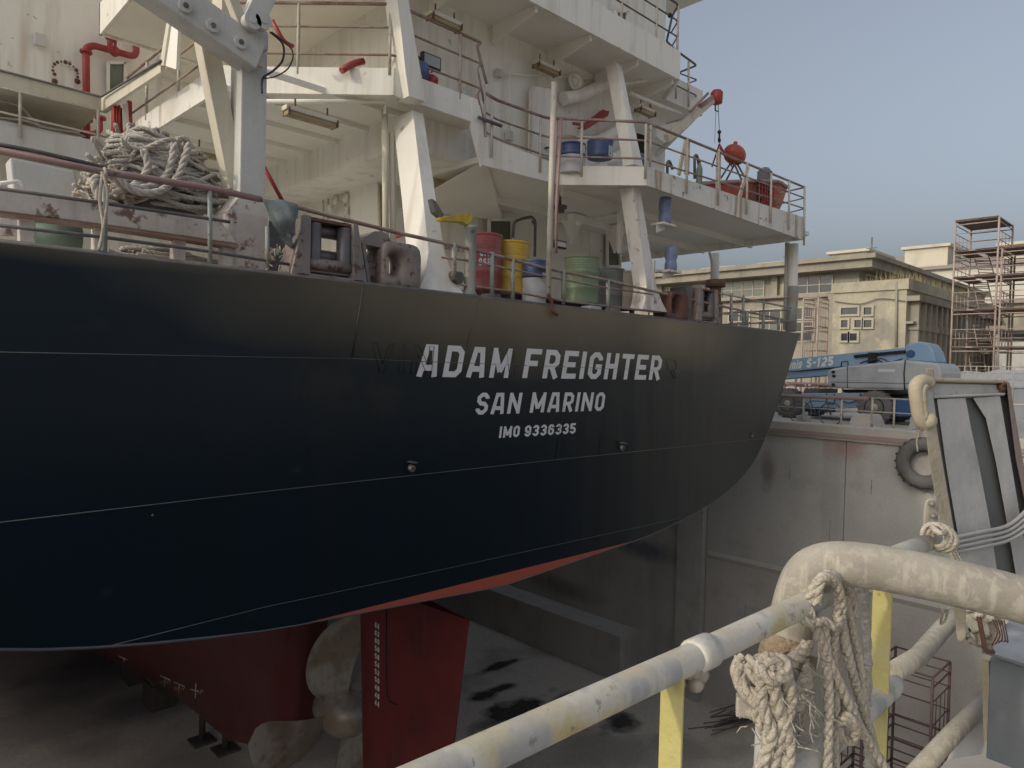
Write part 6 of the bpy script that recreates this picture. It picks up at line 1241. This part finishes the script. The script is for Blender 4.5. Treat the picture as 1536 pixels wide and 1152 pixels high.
p_ = PF(520, 1240, FA); q = MB(); q.box((p_.x, FA - .023, ZQ), (p_.x + .006, FA + .023, p_.z)); q.build('rail_post', M['postfg'], gr)
q = MB(); q.tube([PF(1040, 1300, FA), PF(1205, 1150, FA), PF(1336, 1032, FA), PF(1345, 1024, FA)], [.0295, .0295, .0295, .022], 18); q.build('mid_rail', M['railfg'], gr)
q = MB(); q.tube([PT(1338, 1010, 2.1), PT(1378, 985, 2.3), PT(1412, 945, 2.45), PT(1436, 922, 2.5)], .03, 16); q.build('brace_pipe', M['dustpipe'], gr)
q = MB(); q.tube([PT(1370, 1165, 2.25), PT(1430, 1100, 2.4), PT(1488, 1042, 2.6)], .03, 16); q.build('brace_pipe', M['dustpipe'], gr)
# small weld lump and wire at the yellow post
random.seed(17); q = MB(); c = PF(1035, 1012, FA)
for i in range(9): q.ball(c + V((random.uniform(-.012, .02), random.uniform(-.02, .02), random.uniform(-.02, .014))), random.uniform(.008, .016), 7, 5)
q.tube(spline([c, c + V((.03, .01, -.02)), c + V((.06, .02, -.03))], 4), .0025, 5); q.build('weld_lump', M['dustpipe'], gr)
# dust caked bent pipe
bpipe = thing('bent_pipe_guard', PT(1195, 1000, 1.7) * V((1, 1, 0)) + V((0, 0, ZQ)), 'thick dust caked bent pipe arching over the railing corner at the right', 'pipe')
pa_ = [PT(1170, 1010, 1.68), PT(1182, 955, 1.68), PT(1197, 893, 1.67), PT(1212, 862, 1.66), PT(1236, 848, 1.65), PT(1275, 846, 1.62), PT(1340, 855, 1.6), PT(1430, 874, 1.57), PT(1545, 903, 1.54), PT(1700, 950, 1.5)]
q = MB(); q.tube(spline(pa_, 6), .051, 28); q.build('pipe_bend', M['dustpipe'], bpipe)
q = MB(); q.cyl(PT(1168, 1006, 1.68), V((PT(1160, 1100, 1.7).x, PT(1160, 1100, 1.7).y, ZQ)), .047, 20); q.build('pipe_leg', M['channel'], bpipe)
a = PT(1183, 951, 1.68); b = PT(1173, 992, 1.68); q = MB(); q.tube([a, a.lerp(b, .1), a.lerp(b, .9), b], [.052, .057, .057, .05], 24); q.build('brown_collar', mat('brown_caked_mud', (.34, .25, .17), .95, c2=(.42, .34, .25), c2s=14, bump=.9, bs=70, fine=.2), bpipe)
q = MB(); q.prism([PT(1429, 905, 1.75), PT(1449, 908, 1.75), PT(1449, 955, 1.75), PT(1442, 963, 1.75), PT(1436, 960, 1.75)], ray(1440, 930) * .02); q.build('hanging_lug', M['chcream'], bpipe, bevel=.003)
knotrope('hanging_rope', [
  (dense([(1207, 918, 1.60), (1222, 880, 1.56), (1246, 862, 1.58), (1270, 878, 1.62), (1280, 905, 1.66), (1281, 926, 1.66)]), 0.0111),
  (dense([(1224, 905, 1.57), (1232, 868, 1.55), (1252, 872, 1.57), (1262, 905, 1.6), (1262, 936, 1.62), (1272, 985, 1.64), (1288, 1042, 1.68), (1305, 1098, 1.72)]), 0.0107),
  (dense([(1212, 915, 1.56), (1228, 952, 1.58), (1243, 992, 1.6), (1268, 1045, 1.63), (1290, 1092, 1.66), (1312, 1128, 1.7), (1335, 1165, 1.72)]), 0.0115),
  (dense([(1236, 935, 1.58), (1240, 990, 1.6), (1243, 1050, 1.61), (1242, 1110, 1.61), (1240, 1170, 1.61)]), 0.0107),
  (dense([(1252, 940, 1.62), (1256, 1000, 1.66), (1263, 1050, 1.67), (1262, 1095, 1.67), (1270, 1110, 1.67)]), 0.0090),
  (dense([(1200, 922, 1.55), (1214, 935, 1.55), (1236, 932, 1.57), (1252, 940, 1.58), (1262, 925, 1.6)]), 0.0098),
  (dense([(1258, 1085, 1.64), (1270, 1075, 1.62), (1284, 1090, 1.63), (1278, 1110, 1.66), (1262, 1106, 1.66), (1258, 1088, 1.64)]), 0.0107),
  (dense([(1230, 875, 1.56), (1246, 866, 1.57), (1258, 890, 1.6), (1254, 930, 1.6), (1250, 990, 1.62), (1254, 1060, 1.64), (1252, 1130, 1.65), (1256, 1175, 1.65)]), .009),
  (dense([(1268, 890, 1.64), (1278, 940, 1.66), (1290, 1000, 1.68), (1296, 1060, 1.7), (1312, 1120, 1.72), (1322, 1175, 1.73)]), .009)],
  'loops of frayed pale rope thrown over the end of the foreground railing')
t = MB(); random.seed(40)
def fuzz(c, n, sp_, L_, name, label, m='rope', seed=1, r_=.0016):
    random.seed(seed); q = MB()
    for i in range(n):
        a = c + V([random.gauss(0, s_) for s_ in sp_]); b = a + V((random.uniform(-1, 1), random.uniform(-1, 1), random.uniform(-1.2, .4))) * L_; q.tube([a, (a+b)/2 + V((random.uniform(-1, 1), random.uniform(-1, 1), 0))*L_*.2, b], r_, 4)
    return q, label
q, lb = fuzz(PT(1180, 1045, 1.6), 160, (.03, .03, .05), .045, '', '', seed=3)
wr = knotrope('rope_wrapping', [
  (dense([(1112, 985, 1.62), (1106, 1010, 1.6), (1118, 1035, 1.58), (1150, 1050, 1.56), (1185, 1048, 1.57), (1205, 1030, 1.6), (1212, 1005, 1.63), (1200, 985, 1.66)]), .015),
  (dense([(1114, 1000, 1.61), (1110, 1025, 1.59), (1130, 1052, 1.57), (1165, 1064, 1.56), (1195, 1058, 1.58), (1210, 1035, 1.62)]), .014),
  (dense([(1122, 990, 1.57), (1140, 998, 1.55), (1160, 1000, 1.54), (1182, 995, 1.55), (1204, 978, 1.6), (1212, 966, 1.62)]), .0145),
  (dense([(1150, 985, 1.55), (1142, 1005, 1.53), (1158, 1018, 1.52), (1178, 1012, 1.53), (1176, 995, 1.54), (1160, 990, 1.54), (1150, 1002, 1.53)]), .015),
  (dense([(1158, 1015, 1.53), (1164, 1045, 1.54), (1172, 1075, 1.55), (1170, 1110, 1.56), (1160, 1140, 1.57), (1155, 1175, 1.57)]), .0145),
  (dense([(1146, 1015, 1.54), (1142, 1050, 1.55), (1150, 1075, 1.55), (1158, 1100, 1.55), (1148, 1130, 1.56), (1135, 1175, 1.56)]), .013),
  (dense([(1180, 1015, 1.54), (1186, 1050, 1.55), (1178, 1085, 1.55), (1184, 1120, 1.56), (1178, 1175, 1.56)]), .014),
  (dense([(1130, 1040, 1.57), (1136, 1075, 1.57), (1150, 1110, 1.57), (1140, 1150, 1.57), (1128, 1175, 1.57)]), .012),
  (dense([(1120, 1000, 1.6), (1150, 1030, 1.56), (1190, 1035, 1.57), (1208, 1018, 1.6)]), .013)],
  'thick knotted rope wrapped round the foot of the bent pipe')
q.build('frayed_fibre', M['rope'], wr)['kind'] = 'stuff'
q = MB(); c = PT(1160, 1018, 1.66); q.ball(c, .075, 24, 16, (1.0, .9, .8)); random.seed(8)
for i in range(16): q.ball(c + V((random.uniform(-.07, .07), random.uniform(-.06, .02), random.uniform(-.06, .05))), random.uniform(.016, .034), 10, 7)
q.build('caked_clump', M['dustpipe'], wr)
q = MB(); c = PT(1116, 1058, 1.6); q.cbox(c, (.035, .035, .045), R(30)); q.cyl(c + V((-.01, -.03, -.01)), c + V((.0, .0, -.01)), .012, 8); tag(q.build('pipe_clamp', M['dustpipe'], bevel=.004), 'dusty square clamp bolted beside the knotted rope', 'clamp')
q = MB(); q.bar(PT(1222, 985, 1.7), PT(1172, 1190, 1.72), .018, .004, ray(1200, 1000)); tag(q.build('lashing_strap', M['chcream']), 'flat dusty strap slanting down behind the knotted rope', 'strap')
q = MB(); q.tube(resample(PTs([(1297, 872, 1.85), (1300, 940, 1.86), (1302, 1000, 1.86), (1301, 1080, 1.87), (1304, 1170, 1.88)]), 30), [.011 + .002*math.sin(i*1.9) for i in range(30)], 8); tag(q.build('hanging_rope', M['ropeg']), 'single stiff grey rope hanging against the second yellow rail post', 'rope')
# folding grey plate (raised gangway flap) with its cream flange and handle
T0_, T1_ = 2.85, 3.15
def pt_(x, y): return PT(x, y, T0_ + (T1_ - T0_) * (x - 1390) / 150)
VW0 = ray(1455, 700).normalized()
fp = thing('folding_plate', V((pt_(1470, 900).x, pt_(1470, 900).y, ZQ)), 'upright dusty grey steel folding plate with channel strips on the gate corner', 'plate')
def fpl(name, pts, d0, d1, m, bevel=.004):
    q = MB(); P = [pt_(*p) + VW0 * d0 for p in pts]; q.prism(P, VW0 * (d1 - d0)); return q.build(name, M[m], fp, bevel=bevel)
fpl('back_web', [(1396, 570), (1509, 573), (1528, 690), (1560, 880), (1450, 900), (1414, 700)], .07, .085, 'chandark')
fpl('top_channel', [(1393, 567), (1511, 570), (1511, 575), (1393, 572)], -.02, .09, 'chcream')
fpl('top_channel', [(1396, 573), (1509, 576), (1508, 590), (1400, 594)], .03, .05, 'channel')
fpl('top_channel', [(1400, 593), (1508, 589), (1508, 592.5), (1400, 597)], .0, .06, 'channel')
fpl('strip_panel', [(1405, 598), (1448, 596), (1457, 644), (1468, 695), (1486, 790), (1499, 880), (1445, 885), (1437, 805), (1419, 700)], .015, .04, 'channel')
fpl('strip_panel', [(1459, 596), (1500, 593), (1518, 700), (1548, 880), (1527, 880), (1511, 785), (1494, 692), (1479, 627)], .015, .04, 'channel')
fpl('edge_flange', [(1509, 572), (1514, 574), (1534, 690), (1560, 820), (1552, 822), (1524, 690)], -.02, .09, 'fair')
fpl('edge_flange', [(1388, 638), (1404, 638), (1413, 690), (1433, 808), (1413, 800), (1394, 690)], -.03, .05, 'chcream')
fpl('edge_flange', [(1397, 598), (1405, 600), (1420, 700), (1440, 812), (1433, 808), (1413, 690)], .04, .07, 'chandark')
q = MB(); q.tube(spline([pt_(1394, 575), pt_(1383, 571), pt_(1374, 579), pt_(1375, 600), pt_(1380, 628), pt_(1387, 638)], 5), .026, 14); q.tube(spline([pt_(1388, 580) - VW0*.03, pt_(1383, 590) - VW0*.03, pt_(1388, 630) - VW0*.03], 5), .016, 12); q.ball(pt_(1391, 631) - VW0*.02, .036, 14, 10); q.build('hinge_handle', M['chcream'], fp)
fpl('hinge_leaf', [(1388, 582), (1398, 582), (1405, 636), (1393, 636)], .0, .03, 'channel')
fpl('lug_block', [(1389, 553), (1400, 553), (1400, 568), (1391, 568)], -.01, .05, 'chcream')
q = MB(); random.seed(3)
for i in range(12): q.ball(pt_(1502 + random.uniform(-4, 5), 578 + random.uniform(-3, 6)) + VW0*random.uniform(-.01, .02), random.uniform(.006, .013), 7, 5)
q.build('dirt_lump', M['rust'], fp)
for i in range(4):
    q = MB(); a = pt_(1424 + i*1.5, 806 + i*7) - VW0*.06; b = pt_(1516, 784 + i*7.5) - VW0*.06; c = pt_(1560, 740 + i*12) - VW0*.1; q.tube(spline([a, a.lerp(b, .5) + V((0, 0, -.004)), b, c], 5), .0085, 8); q.build('lashing_wire', M['wire'], fp)
q = MB()
for i in range(3): q.tube(spline([pt_(1414 + i*3, 800) - VW0*.08, pt_(1424 + i*4, 820) - VW0*.1, pt_(1438 + i*5, 850) - VW0*.12], 4), .007, 7)
q.build('lashing_wire', M['rope'], fp)
# cleat head with rope turns at the end of the top rail
ct = thing('rail_cleat', PF(1398, 800, FA), 'dust covered cleat plate with two bolts tied to the end of the top rail', 'cleat')
q = MB(); P = [PT(x, y, 2.2) for x, y in ((1384, 795), (1385, 765), (1388, 750), (1396, 746), (1404, 749), (1408, 760), (1407, 780), (1396, 795))]; q.prism(P, ray(1395, 770) * .035); q.build('cleat_plate', M['dustpipe'], ct, bevel=.008)
for p in ((1398, 756), (1400, 774)): q = MB(); q.ball(PT(*p, 2.18), .010, 10, 7); q.build('bolt_head', M['fair'], ct)
q = MB()
for i in range(5): c = PT(1402 + i*3.5, 803 + i*1.5, 2.17); torus(q, c, d_, .034 + .003*(i % 2), .008, 20, 7)
q.tube(spline([PT(1398, 790, 2.15), PT(1410, 800, 2.12), PT(1418, 798, 2.15), PT(1424, 806, 2.2)], 5), .009, 8); q.build('rope_turns', M['rope'], ct)
# grey steel box and clutter under the bent pipe
bx = thing('steel_box', PT(1530, 1060, 2.25) * V((1, 1, 0)) + V((0, 0, ZQ)), 'dark grey blue steel box with a pale dusty lid at the lower right edge', 'box')
A0 = PT(1484, 985, 2.2); B0 = PT(1600, 1012, 2.0); dn = V((0, 0, -.32)); bk_ = (UP.cross(B0 - A0)).normalized() * .4
if bk_.dot(VW) < 0: bk_ = -bk_
q = MB(); q.hexa([A0 + dn, B0 + dn, B0 + dn + bk_, A0 + dn + bk_], [A0, B0, B0 + bk_, A0 + bk_]); q.build('box_body', M['greybox'], bx, bevel=.006)
q = MB(); P = PTs([(1472, 980, 2.18), (1536, 912, 2.5), (1640, 905, 2.4), (1640, 1010, 1.95), (1536, 1000, 2.1)]); q.prism(P, (0, 0, .012)); q.build('box_lid', M['greybox'], bx, bevel=.003)
q = MB(); q.bar(PT(1479, 990, 2.3), PT(1482, 1110, 2.32), .02, .02); q.build('box_upright', M['chcream'], bx)
q = MB(); q.prism(PTs([(1455, 1075, 2.5), (1480, 1075, 2.5), (1481, 1130, 2.45), (1420, 1140, 2.45)]), ray(1460, 1100) * .05); tag(q.build('dusty_plate', M['channel']), 'small pale dusty plate propped under the sloping pipe', 'plate')
random.seed(23); rg = thing('rag_bundle', PT(1470, 945, 2.0), 'dirty pale rag bundle stuffed under the bent pipe', 'rags'); q = MB()
for i in range(4):
    A_, B_2, C_, D_ = [PT(x + random.uniform(-5, 5), y + random.uniform(-5, 5), 2.0 + .03*i + random.uniform(-.03, .03)) for x, y in ((1446, 912), (1498, 906), (1492, 972), (1456, 966))]; ph = random.uniform(0, 6)
    q.grid(lambda i_, j: A_.lerp(B_2, i_/17).lerp(D_.lerp(C_, i_/17), j/17) + VW * (.018*sin(i_*.8 + ph + j*.3) + .012*sin(j*1.1 + i_*.5 + ph*2)), 18, 18)
q.build('rag_cloth', M['rope'], rg)
q = MB(); q.tube(spline(PTs([(1468, 925, 1.93), (1474, 955, 1.92), (1478, 975, 1.92), (1490, 978, 1.93)]), 5), .006, 7)
for k in range(5): q.tube(spline(PTs([(1490 + k*4, 930, 1.93), (1496 + k*4, 950 + k*3, 1.92), (1488 + k*5, 968 - k*2, 1.93)]), 4), .0016, 5)
q.build('bent_wire', M['rust'], rg)
q = MB(); q.tube(spline(PTs([(1410, 905, 1.9), (1414, 918, 1.9), (1411, 935, 1.95), (1418, 930, 1.95), (1422, 912, 1.9)]), 5), .0035, 6); tag(q.build('twine_tie', M['rope']), 'thin twine tie hanging below the bent pipe', 'twine')
# ================================================================ light, sky, camera
AZ, EL = 11, 24
to_sun = V((-cos(R(AZ))*cos(R(EL)), sin(R(AZ))*cos(R(EL)), sin(R(EL))))
sd = bpy.data.lights.new('sun', 'SUN'); sd.energy = .85; sd.angle = R(2); sd.color = (1, .90, .70)
so = bpy.data.objects.new('sun', sd); col.objects.link(so); so.location = to_sun * 60; so.rotation_euler = (-to_sun).to_track_quat('-Z', 'Y').to_euler()
wd = bpy.data.worlds.new('World'); scn.world = wd; wd.use_nodes = True; nt = wd.node_tree; bg = nt.nodes['Background']
sk = nt.nodes.new('ShaderNodeTexSky'); sk.sky_type = 'NISHITA'; sk.sun_disc = False; sk.sun_elevation = R(EL); sk.sun_rotation = math.atan2(to_sun.x, to_sun.y)
sk.air_density = .85; sk.dust_density = 10; sk.ozone_density = 1.5; sk.altitude = 0
hs_ = nt.nodes.new('ShaderNodeHueSaturation'); hs_.inputs['Saturation'].default_value = .55; hs_.inputs['Hue'].default_value = .492; nt.links.new(sk.outputs[0], hs_.inputs['Color']); dk = nt.nodes.new('ShaderNodeMix'); dk.data_type = 'RGBA'; dk.blend_type = 'DARKEN'; dk.inputs[0].default_value = 1; dk.inputs[7].default_value = (13, 12.1, 10.8, 1); nt.links.new(hs_.outputs[0], dk.inputs[6]); nt.links.new(dk.outputs[2], bg.inputs[0])   # thick haze: the glow round the sun is spread out, never brighter than this
bg.inputs[1].default_value = .15
cd = bpy.data.cameras.new('camera'); cam = bpy.data.objects.new('camera', cd); col.objects.link(cam)
cd.sensor_width = 36; cd.lens = FPX / 1536 * 36; cd.clip_start = .05; cd.clip_end = 5000
mw = Matrix.Identity(4)
for i in range(3): mw[i][0] = RR[i]; mw[i][1] = UU[i]; mw[i][2] = -VD[i]
cam.matrix_world = mw; scn.camera = cam
vs = scn.view_settings; vs.view_transform = 'Standard'; vs.look = 'None'; vs.exposure = .56; vs.gamma = 1; vs.use_curve_mapping = False
scn.display_settings.display_device = 'sRGB'
scn.cycles.max_bounces = 10; scn.cycles.diffuse_bounces = 7; scn.cycles.use_denoising = True
